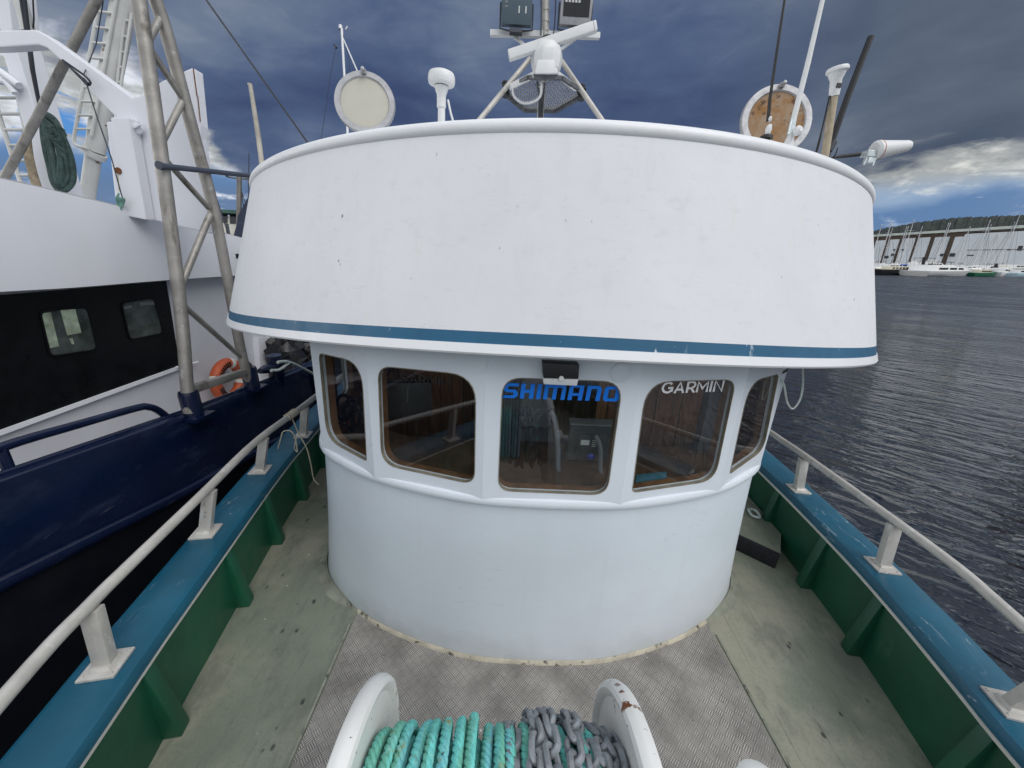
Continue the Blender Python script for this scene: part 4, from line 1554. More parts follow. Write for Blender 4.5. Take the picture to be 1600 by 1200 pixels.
b = py(1298, 247, 2.45)
hn = thing('loudhailer_horn', 'white tapered horn on a black side arm, at the right end of the roof', 'horn', low(b))
m = MB()
m.tube([low(b), py(1298, 247, 2.45), py(1318, 244, 2.45), py(1352, 240, 2.45)], .010, 10)
m.tube(spline([py(1302, 246, 2.44), py(1306, 240, 2.43), py(1309, 231, 2.43)], 4), .003, 6)
m.build('arm', MT['black'], hn)
m = MB()
c0, c1 = py(1368, 235, 2.42), py(1420, 228, 2.42)
ax = (c1 - c0).normalized()
L_ = (c1 - c0).length
k = (py(1372, 219, 2.42) - py(1372, 249, 2.42)).length / 2
m.lathe([(k * .8, -.01), (k, 0), (k, .012)], c0, ax, 28)
m.build('rim', MT['white'], hn)
m = MB()
m.lathe([(k * 1.005, .012), (k * 1.005, .016)], c0, ax, 28)
m.build('gasket', MT['orange'], hn)
m = MB()
m.lathe([(k, .016), (k * .93, .03), (k * .58, L_ - .01), (k * .50, L_), (0, L_ + .002)], c0, ax, 28)
m.build('cone', MT['white'], hn)
m = MB()
e = py(1357, 241, 2.42)
m.box(e, (.05, .05, .03))
m.box(e + V((.012, 0, -.03)), (.035, .04, .03))
m.tube([e + V((-.02, -.02, -.02)), e + V((-.024, -.02, -.06))], .004, 6)
m.tube([e + V((.03, -.02, -.02)), e + V((.028, -.02, -.06))], .004, 6)
m.build('clamp', MT['lamp'], hn, bevel=.004)

w = MB()
a, b = py(318, -6, 2.9), py(478, 219, 2.6)
w.tube([a + (a - b) * .3, a, b, b + (b - a) * .25], .0055, 6)
tag(w.build('stay_wire', MT['wire']), 'dark stay wire running down from the sky to the left edge of the cabin roof', 'wire')

# lamp on the window band, cables under the visor
a, b, t, n = facet(5)
lm = thing('searchlight_housing', 'black box with white lower half over the top of the middle window', 'lamp', pp(877, 603, a, n))
Q = lambda u, v, d: pp(u, v, a - n * -d, n)
m = MB()
m.prism([Q(848, 567, .06), Q(905.5, 570, .06), Q(904, 592.5, .06), Q(849, 591, .06)], -n * .058)
m.build('upper_case', MT['black'], lm, bevel=.004)
m = MB()
m.prism([Q(849, 591.3, .058), Q(904, 592.8, .058), Q(901.5, 603, .05), Q(849.5, 600.5, .05)], -n * .05)
m.build('lower_case', MT['lip'], lm, bevel=.003)
m = MB()
m.lathe([(.010, 0), (.010, .006), (.007, .007), (.0, .005)], Q(877, 590.8, .06), n, 18)
m.build('screw_knob', MT['white'], lm)
c1 = MB()
F_ = lambda u, v, d=1.93: py(u, v, d)
c1.tube(spline([F_(1183, 574), F_(1196, 578), F_(1210, 582), F_(1218, 583), F_(1226, 580), F_(1233, 574)], 6), .0035, 6)
c1.tube(spline([F_(1190, 571), F_(1204, 578), F_(1219, 584), F_(1230, 579)], 6), .003, 6)
tag(c1.build('slack_cable', MT['black']), 'slack black cable under the visor above the far right cabin window', 'cable')
c2 = MB()
c2.tube(spline([F_(1217, 585), F_(1225, 602), F_(1229, 625), F_(1234, 636), F_(1240, 638), F_(1249, 626), F_(1254, 606), F_(1254.5, 575), F_(1254, 560)], 6), .0048, 8)
tag(c2.build('hanging_cable', MT['pale_rope']), 'pale cable hanging in a loop under the right end of the visor', 'cable')

# cord lashed round the left hand rail
cd = MB()
rl = [pz(400, 690, ZR), pz(460, 645, ZR), pz(490, 622, ZR)]
dirn = (rl[1] - rl[0]).normalized()
c = pz(455, 648, ZR)
xv = dirn.cross(V((0, 0, 1))).normalized()
zv = xv.cross(dirn)
pts = []
for k in range(61):
    a_ = 2 * PI * k / 12
    pts.append(c + dirn * (-.075 + .15 * k / 60) + (xv * math.cos(a_) + zv * math.sin(a_)) * .0285)
cd.tube(pts, .005, 6)
Cp = lambda u, v: py(u, v, 2.95)
cd.tube(spline([Cp(441, 676), Cp(436, 695), Cp(428, 722)], 4), .0055, 6)
cd.tube(spline([Cp(441, 676), Cp(446, 673), Cp(455, 674), Cp(461, 684), Cp(464, 700), Cp(464, 706), Cp(460, 700), Cp(463, 684)], 5), .005, 6)
cd.tube(spline([Cp(457, 655), Cp(467, 678), Cp(479, 700), Cp(485, 722), Cp(490, 748), Cp(498, 757)], 5), .005, 6)
tag(cd.build('lashing_cord', MT['cream_rope']), 'cream cord lashed round the left hand rail with loose ends', 'cord')

# ================================================================== WINDLASS ON THE FOREDECK
AX = V((-.225, .50, .862))
FR = .31
wl = thing('anchor_windlass', 'white anchor windlass drum with two large round flanges on the foredeck', 'windlass', (-.225, .45, 0))
XL, XR = -.543, .088
for x, s in ((XL, -1), (XR, 1)):
    m = MB()
    m.lathe([(.07, .012), (.25, .010), (FR - .034, .008), (FR - .026, .017), (FR - .014, .021), (FR - .003, .016), (FR + .004, .004), (FR + .004, -.010), (FR - .004, -.024), (FR - .018, -.030), (FR - .034, -.024), (.2, -.018), (.05, -.020)], V((x, AX.y, AX.z)), (-s, 0, 0), 72)
    m.build('flange', MT['flange'], wl)
m = MB()
m.tube([V((XL - .16, AX.y, AX.z)), V((XR + .16, AX.y, AX.z))], .035, 18)
m.tube([V((XL, AX.y, AX.z)), V((XR, AX.y, AX.z))], .15, 40)
m.build('drum', MT['white_paint'], wl)
for x in (XL - .1, XR + .1):
    m = MB()
    m.prism([V((x - .02, AX.y - .28, .0)), V((x - .02, AX.y + .20, .0)), V((x - .02, AX.y + .07, AX.z + .05)), V((x - .02, AX.y - .07, AX.z + .05))], (.04, 0, 0))
    m.build('side_frame', MT['white_paint'], wl, bevel=.006)
# rope wound on the drum: three-strand turns
def strand_turn(m, x, r, a0, a1, th, lean=0, strands=3, pitch=.080, wob=0):
    N = int((a1 - a0) * r / .0042)
    for k in range(strands):
        pts = []
        for i in range(N + 1):
            a_ = a0 + (a1 - a0) * i / N
            q = i / N
            s_ = (a_ - a0) * r
            ph = 2 * PI * (s_ / pitch + k / strands)
            rr = r + wob * math.sin(a_ * 2.3 + x * 40) + th * .50 * math.cos(ph)
            xx = x + lean * (q - .5) + th * .50 * math.sin(ph)
            pts.append(V((xx, AX.y + rr * math.cos(a_), AX.z + rr * math.sin(a_))))
        m.tube(pts, th * .56, 6)
random.seed(11)
rope = MB()
A0, A1 = rad(-25), rad(205)
x = XL + .035
R1 = .236
layers = [(XL + .030, .205, .0), (XL + .058, .208, .01), (XL + .085, .222, .01), (XL + .113, .212, -.01), (XL + .140, .216, .01)]
xs = [(.032, .190), (.066, .196), (.092, .199), (.128, .205), (.163, .214), (.196, .211), (.226, .208), (.255, .219), (.290, .204), (.322, .208), (.348, .203), (.385, .2), (.43, .2), (.472, .205), (.515, .2), (.548, .196), (.59, .185)]
for dx, r in xs:
    strand_turn(rope, XL + dx, r, A0, A1, random.uniform(.0125, .0148), random.uniform(-.035, .035), pitch=random.uniform(.054, .064), wob=.006)
for dx in [.025 + .024 * k for k in range(25)]:
    strand_turn(rope, XL + dx, .172 + random.uniform(-.008, .008), A0, A1, .0125, random.uniform(-.01, .01), pitch=.05)
tag(rope.build('anchor_rope', MT['rope'], weld=False), 'turquoise three strand rope wound in many turns on the windlass drum', 'rope')
chain = MB()
def link(m, c, t, side, L=.033, W=.0165, r=.0082):
    """one stadium shaped link: t along, side across"""
    pts = []
    for k in range(16):
        a_ = 2 * PI * k / 16
        cx = math.cos(a_)
        pts.append(c + t * (cx * W + (L - W) * (1 if cx > 0 else -1) * min(1, abs(cx) * 3)) + side * math.sin(a_) * W)
    m.tube(pts, r, 7, closed=True)
def chain_turn(x, r, a0, a1, lean=0, ph=0, wig=.006):
    stp = .047 / r
    n_ = int((a1 - a0) / stp)
    for i in range(n_):
        a_ = a0 + stp * i
        rr = r + random.uniform(-.002, .002)
        radial = V((0, math.cos(a_), math.sin(a_)))
        t = V((0, -math.sin(a_), math.cos(a_)))
        tw = (PI / 4 if (i + ph) % 2 else -PI / 4) + random.uniform(-.3, .3)
        side = V((1, 0, 0)) * math.cos(tw) + radial * math.sin(tw)
        c = V((x + lean * (i / n_ - .5) + wig * math.sin(i * 1.1 + ph), AX.y, AX.z)) + radial * rr
        t = (t + V((1, 0, 0)) * random.uniform(-.12, .12)).normalized()
        link(chain, c, t, side)
for dx, r, ln in ((.352, .200, .0), (.402, .226, -.02), (.424, .206, .02), (.446, .232, .02), (.495, .226, -.025), (.530, .204, .02), (.560, .206, -.02), (.592, .198, .015), (.61, .185, 0)):
    chain_turn(XL + dx, r, A0, A1, ln, random.randint(0, 1))
tag(chain.build('anchor_chain', MT['chain'], weld=False), 'grey galvanised chain piled over the right end of the windlass drum', 'chain')

b = pz(1194, 1222, .42)
bo_ = thing('bollard', 'white bollard with a rust chipped rounded cap at the bottom edge of the picture', 'bollard', V((b.x, b.y, 0)))
m = MB()
m.lathe([(.055, 0), (.055, .36)], (b.x, b.y, 0), n=28)
m.build('post', MT['flange'], bo_)
m = MB()
m.lathe([(.055, .35), (.078, .355), (.085, .37), (.082, .39), (.06, .408), (.03, .416), (0, .418)], (b.x, b.y, 0), n=36)
m.build('cap', MT['flange'], bo_)

# ================================================================== THE TRAWLER ALONGSIDE
tw = thing('trawler', 'big navy hulled trawler with white superstructure moored alongside on the left', 'trawler', (-4.5, 4, -.9))
XB, XS_ = -3.0, -2.86
TOPZ = [(-4, 1.38), (-2, 1.22), (0, 1.06), (1, .96), (2.03, .848), (2.97, .747), (3.2, .72), (4.13, .648), (4.88, .593), (5.3, .572), (8, .50), (14, .5)]
STRZ = [(-4, .98), (-2, .80), (0, .60), (1.557, .382), (2.017, .295), (2.7, .164), (3.77, .02), (4.6, -.10), (8, -.34), (14, -.4)]
ys = [-4 + .4 * k for k in range(46)]
m = MB()
m.grid([[V((XB - .06, y, interp(TOPZ, y) - .7)) for y in ys], [V((XB - .06, y, interp(TOPZ, y))) for y in ys], [V((XB, y, interp(TOPZ, y))) for y in ys], [V((XB + .03, y, interp(TOPZ, y) - .02)) for y in ys], [V((XS_ - .02, y, interp(STRZ, y))) for y in ys]])
m.build('bulwark', MT['navy'], tw)
m = MB()
m.grid([[V((XS_ - .02, y, interp(STRZ, y))) for y in ys], [V((XS_ - .04, y, -.3)) for y in ys], [V((XS_ - .10, y, -1.6)) for y in ys]])
m.build('hull', MT['black_hull'], tw)
m = MB()
m.tube([V((XS_ - .01, y, interp(STRZ, y))) for y in ys], .045, 12)
m.build('rub_rail', MT['navy'], tw)
m = MB()
m.tube([V((XB - .02, y, interp(TOPZ, y))) for y in ys], .022, 10)
m.build('bulwark_cap', MT['navy'], tw)
for y in (5.15, 7.0):
    m = MB()
    z = interp(TOPZ, y)
    m.prism([V((XB - .01, y, z)), V((XB + .06, y, z - .02)), V((XS_ + .02, y, interp(STRZ, y) + .05)), V((XS_ - .1, y, interp(STRZ, y) + .05))], (0, .05, 0))
    m.build('bulwark_rib', MT['navy'], tw)
m = MB()
hp = [px(-170, 772, XB - .05), px(0, 700, XB - .05), px(120, 664, XB - .05), px(212, 638, XB - .05), px(232, 636, XB - .05), px(248, 642, XB - .05), px(268, 658, XB - .05)]
m.tube(spline(hp, 5), .028, 12)
for q in (hp[0], hp[1]):
    m.tube([q, V((q.x, q.y, interp(TOPZ, q.y) - .02))], .028, 10)
m.build('bulwark_rail', MT['navy'], tw)
m = MB()
m.add([V((XB - .06, -4, .35)), V((XB - .06, 14, .0)), V((-7, 14, .0)), V((-7, -4, .35))], [(0, 1, 2, 3)])
m.build('deck', MT['trawler_grey'], tw, smooth=False)
# lower cabin side with the black panel
XC_ = -4.0
m = MB()
e0, e1 = px(424, 540, XC_), px(424, 600, XC_)
m.prism([V((XC_, -2, .2)), V((XC_, e1.y, .0)), V((XC_, e0.y - .05, 1.75)), V((XC_, -2, 1.95))], (-1.6, 0, 0))
m.build('cabin_side', MT['trawler_grey'], tw)
m = MB()
q = [px(-330, 489, XC_ + .006), px(257, 439, XC_ + .006), px(278.5, 572.5, XC_ + .006), px(-330, 790, XC_ + .006)]
m.prism(q, (.02, 0, 0))
pan = m.build('cabin_panel', MT['dark_panel'], tw)
for cs in ([(63, 487), (135, 481), (151, 545), (79, 556)], [(190, 474), (240, 466), (254, 520), (203, 530)], [(-110, 502), (-20, 495), (-4, 563), (-95, 580)]):
    pts = [px(u, v, XC_ + .03) for u, v in cs]
    inner = rounded(pts, .045)
    c = sum(inner, V()) / len(inner)
    outer = [c + (q - c) * 1.07 for q in inner]
    m = MB()
    m.holed(outer, inner[::-1], (.008, 0, 0))
    m.add([q + V((-.001, 0, 0)) for q in inner], [tuple(range(len(inner)))], 1)
    wn = m.build('window', [MT['dark_panel'], MT['pane_far']], pan, weld=False)
    strips = {63: (((64, 490), (79, 488), (92, 541), (78, 544)), ((94, 484), (117, 482), (127, 520), (105, 524)), ((108, 529), (113, 528), (116, 538), (112, 538))), 190: (((193, 479), (205, 477), (206, 481), (194, 483)), ((218, 473), (240, 471), (241, 476), (219, 478)))}.get(cs[0][0], ())
    for q4 in strips:  # strips on the glass, coloured as daylight coming through from the far windows
        b = MB()
        b.prism([px(u, v, XC_ + .0315) for u, v in q4], (.002, 0, 0))
        b.build('far_light_strip', MT['far_glow'] if cs[0][0] == 63 else MT['far_glow_grey'], wn, smooth=False)
m = MB()
m.bar(px(-330, 796, XC_ + .03), px(280, 574, XC_ + .03), .03, .035)
m.tube([px(275, 574, XC_ + .05), px(300, 568, XC_ + .05), px(309, 566, XC_ + .05)], .012, 8)
m.build('ledge', MT['trawler_white'], tw)
m = MB()
q = [px(404, 527, XC_ + .08), px(421, 527, XC_ + .08), px(426, 602, XC_ + .08), px(408, 605, XC_ + .08)]
m.prism(q, (-.3, 0, 0))
m.build('corner_post', MT['trawler_white'], tw)
# flared upper bulwark
XU = -3.8
top = [px(-420, 215, XU), px(-200, 242, XU), px(0, 279, XU), px(125, 308, XU), px(250, 338, XU), px(378, 372, XU)]
bot = [px(-420, 495, XU), px(-200, 470, XU), px(0, 456, XU), px(120, 449, XU), px(257, 438, XU), px(378, 430, XU)]
top.append(top[-1] + (top[-1] - top[-2]) * .8)
bot.append(bot[-1] + (bot[-1] - bot[-2]) * .8)
top, bot = spline(top, 4), spline(bot, 4)
mid = [t_.lerp(b_, .5) + V((.02, 0, 0)) for t_, b_ in zip(top, bot)]
m = MB()
m.grid([[q + V((-.05, 0, -.5)) for q in top], [q + V((-.05, 0, 0)) for q in top], top, mid, bot, [q + V((-.35, 0, 0.02)) for q in bot]])
m.build('upper_bulwark', MT['trawler_white'], tw)
m = MB()
m.tube([q + V((-.02, 0, .0)) for q in top], .012, 8)
m.build('upper_rail', MT['ring'], tw)
m = MB()
q = px(371, 400, XU + .012)
m.box(q, (.02, .09, .055))
m.build('vent', MT['black'], tw)

# gantry: Y shaped white box section
YG = 4.0
G = lambda u, v, y=YG: py(u, v, y)
m = MB()
gp_ = [(-160, 48), (0, 47), (56, 46), (74, 56), (140, 103), (206, 152), (217, 150), (254, 126), (299, 106), (304, 107), (313, 196), (312, 216), (327, 365), (182, 330), (166, 190), (187, 189), (140, 142), (98, 97), (74, 75), (60, 70), (0, 74), (-160, 78)]
m.prism([G(u, v) for u, v in gp_], (0, .10, 0))
m.build('gantry', MT['trawler_white'], tw, smooth=False, bevel=.012)
m = MB()
m.prism([G(190, 189, YG - .004), G(217, 189, YG - .004), G(243, 345, YG - .004), G(207, 338, YG - .004)], (0, -.10, 0))
m.build('gantry_leg', MT['trawler_white'], tw, smooth=False, bevel=.01)
m = MB()
m.lathe([(.03, 0), (.045, .01), (.045, .03), (.02, .04)], G(218, 202, YG - .02), (0, -1, 0), 16)
m.box(G(215, 197, YG - .07), (.07, .02, .014), M.Rotation(rad(-25), 3, 'Y'))
m.build('lug', MT['trawler_white'], tw)
m = MB()
for (u0_, v0_, u1_, v1_, w_) in ((302, 107, 308, 150, .010), (309, 150, 313, 190, .008)):
    m.bar(G(u0_, v0_, YG - .004), G(u1_, v1_, YG - .004), w_, .004)
m.build('rust_edge', MT['rust'], tw, smooth=False)
m = MB()
m.lathe([(.028, 0), (.028, .008), (0, .01)], G(185.5, 267, YG - .104), (0, -1, 0), 12)
m.build('rust_spot', MT['rust'], tw)
m = MB()
m.prism([G(183.5, 270, YG - .101), G(187.5, 270, YG - .101), G(190, 300, YG - .101), G(185, 298, YG - .101)], (0, -.002, 0))
m.build('rust_stain', MT['patina'], tw, smooth=False)
# slanted white post behind the beam and its branch bars
m = MB()
m.prism([G(-8, -30, 4.75), G(10, -30, 4.75), G(20, 60, 4.75), G(96, 305, 4.75), G(66, 300, 4.75), G(4, 82, 4.75)], (0, .25, 0))
m.build('slanted_post', MT['trawler_white'], tw, smooth=False, bevel=.012)
m = MB()
m.tube([G(-60, 80, 4.7), G(0, 112, 4.7), G(30, 134, 4.7)], .035, 10)
m.tube(spline([G(-60, 120, 4.7), G(0, 127, 4.7), G(12, 131, 4.7), G(24, 146, 4.7)], 4), .03, 10)
m.build('post_arm', MT['trawler_white'], tw)
# mast
YMa = 5.6
m = MB()
pts = [G(203, -30, YMa), G(191, 20, YMa), G(172, 122, YMa), G(155, 195, YMa), G(149, 236, YMa)]
m.tube(pts, [.115, .112, .108, .10, .095], 20)
m.tube([G(149, 236, YMa), G(146, 243, YMa)], .115, 20)
m.tube([G(146, 243, YMa), G(133, 330, YMa)], .078, 20)
m.build('mast', MT['mast_white'], tw)
def ladder(name, l0, l1, r0_, r1_, n, y, rad_=.014, skip=()):
    m = MB()
    for a_, b_ in ((l0, l1), (r0_, r1_)):
        m.tube([G(*a_, y), G(*b_, y)], rad_ * 1.25, 8)
    for k in range(n):
        t_ = (k + .5) / n
        p = G(*l0, y).lerp(G(*l1, y), t_)
        q = G(*r0_, y).lerp(G(*r1_, y), t_)
        m.tube([p, q], rad_, 8)
    m.build(name, MT['mast_white'], tw)
ladder('ladder', (160, -20), (116, 212), (185, -16), (143, 212), 10, YMa - .12)
m = MB()
m.tube(spline([G(116, 212, YMa - .12), G(116, 222, YMa - .12), G(121, 228, YMa - .12), G(137, 232, YMa - .12)], 4), .017, 8)
m.build('ladder_foot', MT['mast_white'], tw)
ladder('ladder', (196, 20), (182, 140), (206, 20), (188, 140), 5, YMa - .05, .012)
ladder('ladder', (-14, 140), (32, 285), (26, 140), (58, 285), 6, 4.9, .016)
m = MB()
m.tube([G(172, -40, 4.25), G(150, 2, 4.25), G(112, 76, 4.25), G(60, 180, 4.25), G(3, 286, 4.25), G(-30, 345, 4.25)], .034, 14)
m.build('stay_tube', MT['galv'], tw)
m = MB()
m.tube([G(24, -20, 4.5), G(38, 22, 4.5), G(45, 50, 4.5)], .05, 12)
m.build('davit_tube', MT['mast_white'], tw)
m = MB()
for off in (0, 6):
    m.tube([G(30 + off, -20, 4.42), G(43 + off * .4, 60, 4.42), G(50 + off * .3, 110, 4.42), G(63, 172, 4.42)], .014, 8)
m.tube([G(51, -10, 4.5), G(53, 30, 4.5), G(50, 60, 4.5)], .006, 6)
m.build('halyard', MT['wire'], tw)
m = MB()
m.tube(spline([G(98, 94, 3.93), G(118, 108, 3.93), G(132, 118, 3.93), G(141, 128, 3.93), G(137, 133, 3.93), G(128, 124, 3.93), G(112, 108, 3.93)], 5), .009, 8)
m.tube(spline([G(100, 98, 3.92), G(122, 116, 3.92), G(138, 131, 3.92), G(130, 122, 3.92)], 5), .008, 8)
m.tube([G(135, 130, 3.92), G(150, 178, 3.9), G(175, 250, 3.87), G(193, 316, 3.85)], .005, 8)
m.tube([G(165, -20, 4.3), G(150, 70, 4.3), G(131, 116, 3.95)], .004, 6)
m.build('rope_line', MT['wire'], tw)
m = MB()
for k in range(5):
    m.tube(spline([G(186 - k, 302 + k * 3, 3.84), G(182 + k * 3, 310, 3.83), G(184 + k * 2, 320, 3.84), G(190 - k, 328, 3.84)], 4), .007, 6)
m.build('rope_tail', MT['pale_green'], tw)

coil = MB()
random.seed(5)
LOOP = [(64, 172), (65, 205), (72, 250), (82, 284), (94, 298), (108, 296), (117, 280), (113, 250), (100, 212), (84, 184), (68, 173)]
for k in range(9):
    sc_ = 1 - .105 * k
    yb = 4.62 - .012 * k + random.uniform(-.03, .03)
    cu_, cv_ = 88, 238
    coil.tube(spline([G(cu_ + (a_ - cu_) * sc_ + (66 - cu_) * (1 - sc_) * max(0, (215 - b_) / 45) * .5 + random.uniform(-1.5, 1.5), cv_ + (b_ - cv_) * (1 - .05 * k) + random.uniform(-2, 2) + k * 1.0, yb) for a_, b_ in LOOP], 6), .017, 8)
for k in range(14):
    u_ = 70 + random.random() * 26
    v_ = 178 + (u_ - 66) * 1.6 + random.random() * 20
    coil.tube(spline([G(u_ - 6, v_ - 8, 4.45), G(u_ + 4, v_, 4.42), G(u_ + 9, v_ + 10 * random.random(), 4.4)], 3), .007, 5)
for k in range(9):
    coil.tube(spline([G(65, 172, 4.55), G(72 + k * 3, 176 + k * 3, 4.5), G(80 + k * 3, 184 + k * 4 - random.random() * 8, 4.5)], 4), .009, 6)
tag(coil.build('rope_coil', MT['green_rope'], weld=False), 'hank of old dark green rope hanging from the slanted white post of the trawler', 'rope')
c2_ = MB()
for k in range(3):
    c2_.tube(spline([G(40 + k * 2, 215, 4.6), G(43 + k * 3, 250, 4.6), G(55 + k * 3, 292, 4.6), G(66 + k * 2, 305, 4.6)], 5), .022, 8)
tag(c2_.build('tan_rope', MT['tan_rope'], weld=False), 'tan rope hanging down left of the slanted white post of the trawler', 'rope')

# lattice frame on the bulwark
XF = -2.97
fr_ = thing('lattice_frame', 'weathered steel lattice A-frame standing on the navy bulwark', 'frame', px(300, 640, XF))
T_ = lambda u, v, x=XF: px(u, v, x)
def leg(path, r):
    m = MB()
    pts = spline([T_(*q) for q in path], 4)
    m.tube(pts, r, 16, flat=.9)
    return m
leg([(205, -60), (217, 0), (250, 230), (282, 480), (292, 600), (296, 645)], .049).build('leg', MT['galv'], fr_)
leg([(222, -60), (243, 0), (262, 58), (304, 215), (338, 345), (375, 540), (391, 600)], .047).build('leg', MT['galv'], fr_)
for i, (a_, b_, r) in enumerate((((236, -8), (252, 28), .026), ((252, 26), (233, 60), .030), ((238, 82), (283, 150), .030), ((284, 160), (254, 220), .030), ((255, 246), (326, 325), .028), ((328, 336), (281, 450), .034), ((283, 474), (391, 571), .028))):
    m = MB()
    m.tube([T_(*a_), T_(*b_)], r * .82, 12)
    m.build('brace', MT['galv'], fr_)
m = MB()
m.bar(T_(298, 609), T_(392, 578), .06, .07)
m.build('crossbar', MT['galv'], fr_, bevel=.006)
for (u, v, k) in ((293, 612, 0), (388, 574, 1)):
    m = MB()
    q = T_(u, v)
    m.lathe([(.075, 0), (.075, .22), (.068, .25)], V((q.x, q.y + .01, q.z - .25)), (-.03, -.0, 1), 18)
    m.box(V((q.x, q.y + .01, q.z - .235)), (.22, .22, .03))
    m.build('socket', MT['navy'], fr_)
m = MB()
m.tube([T_(251, 259, XF + .06), T_(305, 265, XF + .06), T_(395, 275, XF + .06)], .022, 10)
m.lathe([(.03, 0), (.03, .03)], T_(253, 259.5, XF + .06), (0, -1, .0), 12)
m.build('boom_rod', MT['slate_dark'], fr_)

# lifebuoy
lb = thing('lifebuoy', 'faded orange lifebuoy with a white band hung on the trawler behind the lattice frame', 'lifebuoy', px(357, 592, -3.86))
c = px(357, 594, -3.86)
m = MB()
ro, tr_ = .225, .068
rg = [c + V((.0, math.cos(2 * PI * k / 40) * ro, math.sin(2 * PI * k / 40) * ro)) for k in range(40)]
m.tube(rg, tr_, 14, closed=True, flat=1.0)
m.build('ring', MT['orange'], lb)
for a0_ in (70, 160, 250, 340):
    m = MB()
    rg = [c + V((.0, math.cos(rad(a0_ - 8 + k * 4)) * ro, math.sin(rad(a0_ - 8 + k * 4)) * ro)) for k in range(5)]
    m.tube(rg, tr_ * 1.03, 14)
    m.build('band', MT['trim'], lb)
m = MB()
for k in range(8):
    a_ = rad(92 + k * 8)
    nn = V((.0, math.cos(a_), math.sin(a_)))
    q = c + nn * ro + V((tr_ * .98, 0, 0))
    tt = V((0, -math.sin(a_), math.cos(a_)))
    m.box(q, (.012, .016, .062), M((V((1, 0, 0)), tt, nn)).transposed())
for k in range(8):
    a_ = rad(190 + k * 8)
    nn = V((.0, math.cos(a_), math.sin(a_)))
    q = c + nn * ro + V((tr_ * .98, 0, 0))
    tt = V((0, -math.sin(a_), math.cos(a_)))
    m.box(q, (.012, .016, .062), M((V((1, 0, 0)), tt, nn)).transposed())
m.build('marking', MT['black'], lb)

# mooring bitt with rope, bags beyond
XQ = -3.0
q = px(430, 600, XQ)
mb_ = thing('mooring_bitt', 'navy cruciform mooring bitt on the trawler bulwark with a pale rope round it', 'bitt', q)
m = MB()
m.tube([px(436, 602, XQ), px(427, 555, XQ)], .085, 20)
m.build('post', MT['navy'], mb_)
m = MB()
m.tube([px(406, 580, XQ + .02), px(414, 577, XQ + .02), px(446, 568, XQ + .02), px(452, 566, XQ + .02)], [.03, .05, .05, .035], 14)
m.build('arm', MT['navy'], mb_)
m = MB()
X2 = XQ + .12
m.tube(spline([px(424, 579, X2), px(436, 578, X2), px(448, 570, X2), px(455, 567, X2), px(478, 578, X2), px(500, 590, X2)], 6), .018, 8)
m.tube(spline([px(434, 566, X2), px(445, 565, X2), px(455, 567, X2)], 6), .018, 8)
tag(m.build('mooring_line', MT['pale_rope']), 'pale mooring line looped over the navy bitt of the trawler', 'rope')
random.seed(8)
for i, (u, v, s_) in enumerate(((445, 556, .30), (470, 556, .34), (492, 552, .3))):
    m = MB()
    c = px(u, v, -3.75)
    rows = []
    for a_ in range(9):
        th = PI * a_ / 8
        rows.append([c + V((math.cos(2 * PI * k / 16) * math.sin(th), math.sin(2 * PI * k / 16) * math.sin(th), math.cos(th) * 1.1)) * s_ * (1 + .22 * math.sin(3 * k + a_ * 2 + i)) for k in range(16)])
    m.grid(rows, closed=True)
    tag(m.build('bin_bag', MT['bag']), ['shiny black bag heaped behind the navy bitt, leftmost of the heap', 'shiny black bag heaped on the trawler deck, middle of the heap', 'shiny black bag heaped on the trawler deck, half hidden by our cabin corner'][i], 'bag', 'black bags on the trawler deck')

# ---------------------------------------------------------------- vessels beyond the trawler
D1 = 16
FRAME[0] = 'world'
Wd = wd
ov = thing('coastal_boat', 'cream wheelhouse boat with a green roof beyond the trawler', 'fishing boat', V((*Wd(362, 400, D1).xy, -.9)))
m = MB()
m.prism([Wd(325, 336, D1), Wd(400, 341, D1), Wd(400, 420, D1), Wd(325, 420, D1)], (0, 1.8, 0))
m.build('wheelhouse', MT['cream_house'], ov, smooth=False)
m = MB()
m.prism([Wd(322, 326, D1 - .2), Wd(404, 330, D1 - .2), Wd(404, 336, D1 - .2), Wd(322, 331, D1 - .2)], (0, 2.1, 0))
m.build('roof', MT['green_roof'], ov, smooth=False)
for cs in ([(333, 334), (341, 334), (341, 347), (334, 347)], [(343, 334.5), (355, 335), (355, 348), (343.5, 347.5)], [(359, 335), (371, 336), (371, 349), (359, 349)], [(375, 336), (392, 337), (392, 351), (375, 350)]):
    m = MB()
    m.prism([Wd(u, v, D1 - .03) for u, v in cs], (0, .025, 0))
    m.build('window', MT['glass_dark'], ov, smooth=False)
m = MB()
m.prism([Wd(372, 336, D1 - 1), Wd(392, 300, D1 - 1), Wd(396, 380, D1 - 1), Wd(364, 371, D1 - 1), Wd(370, 350, D1 - 1)], (0, .4, 0))
m.build('bow', MT['navy'], ov, smooth=False)
m = MB()
m.tube([Wd(373, 362, D1 - .6), Wd(374, 275, D1 - .6)], .09, 10)
rg = [Wd(372, 276.5, D1 - .6) + V((.4 * math.cos(k * PI / 10), .4 * math.sin(k * PI / 10), 0)) for k in range(20)]
m.tube(rg, .03, 6, closed=True)
m.build('mast', MT['mast_dark'], ov)
m = MB()
for (a_, b_) in (((375, 280), (381, 330)), ((377, 300), (384, 318)), ((374, 290), (380, 306)), ((389, 240), (388, 330))):
    m.tube([Wd(*a_, D1 - .6), Wd(*b_, D1 - .6)], .018, 6)
m.build('rigging', MT['wire'], ov)
m = MB()
m.grid([[V((Wd(u, 400, D1 + dy).x, Wd(u, 400, D1 + dy).y, z)) for (u, dy) in ((300, -.5), (360, -1.2), (420, 0), (420, 3), (300, 3))] for z in (.3, -1.2)], closed=True)
m.build('hull', MT['cream_house'], ov)

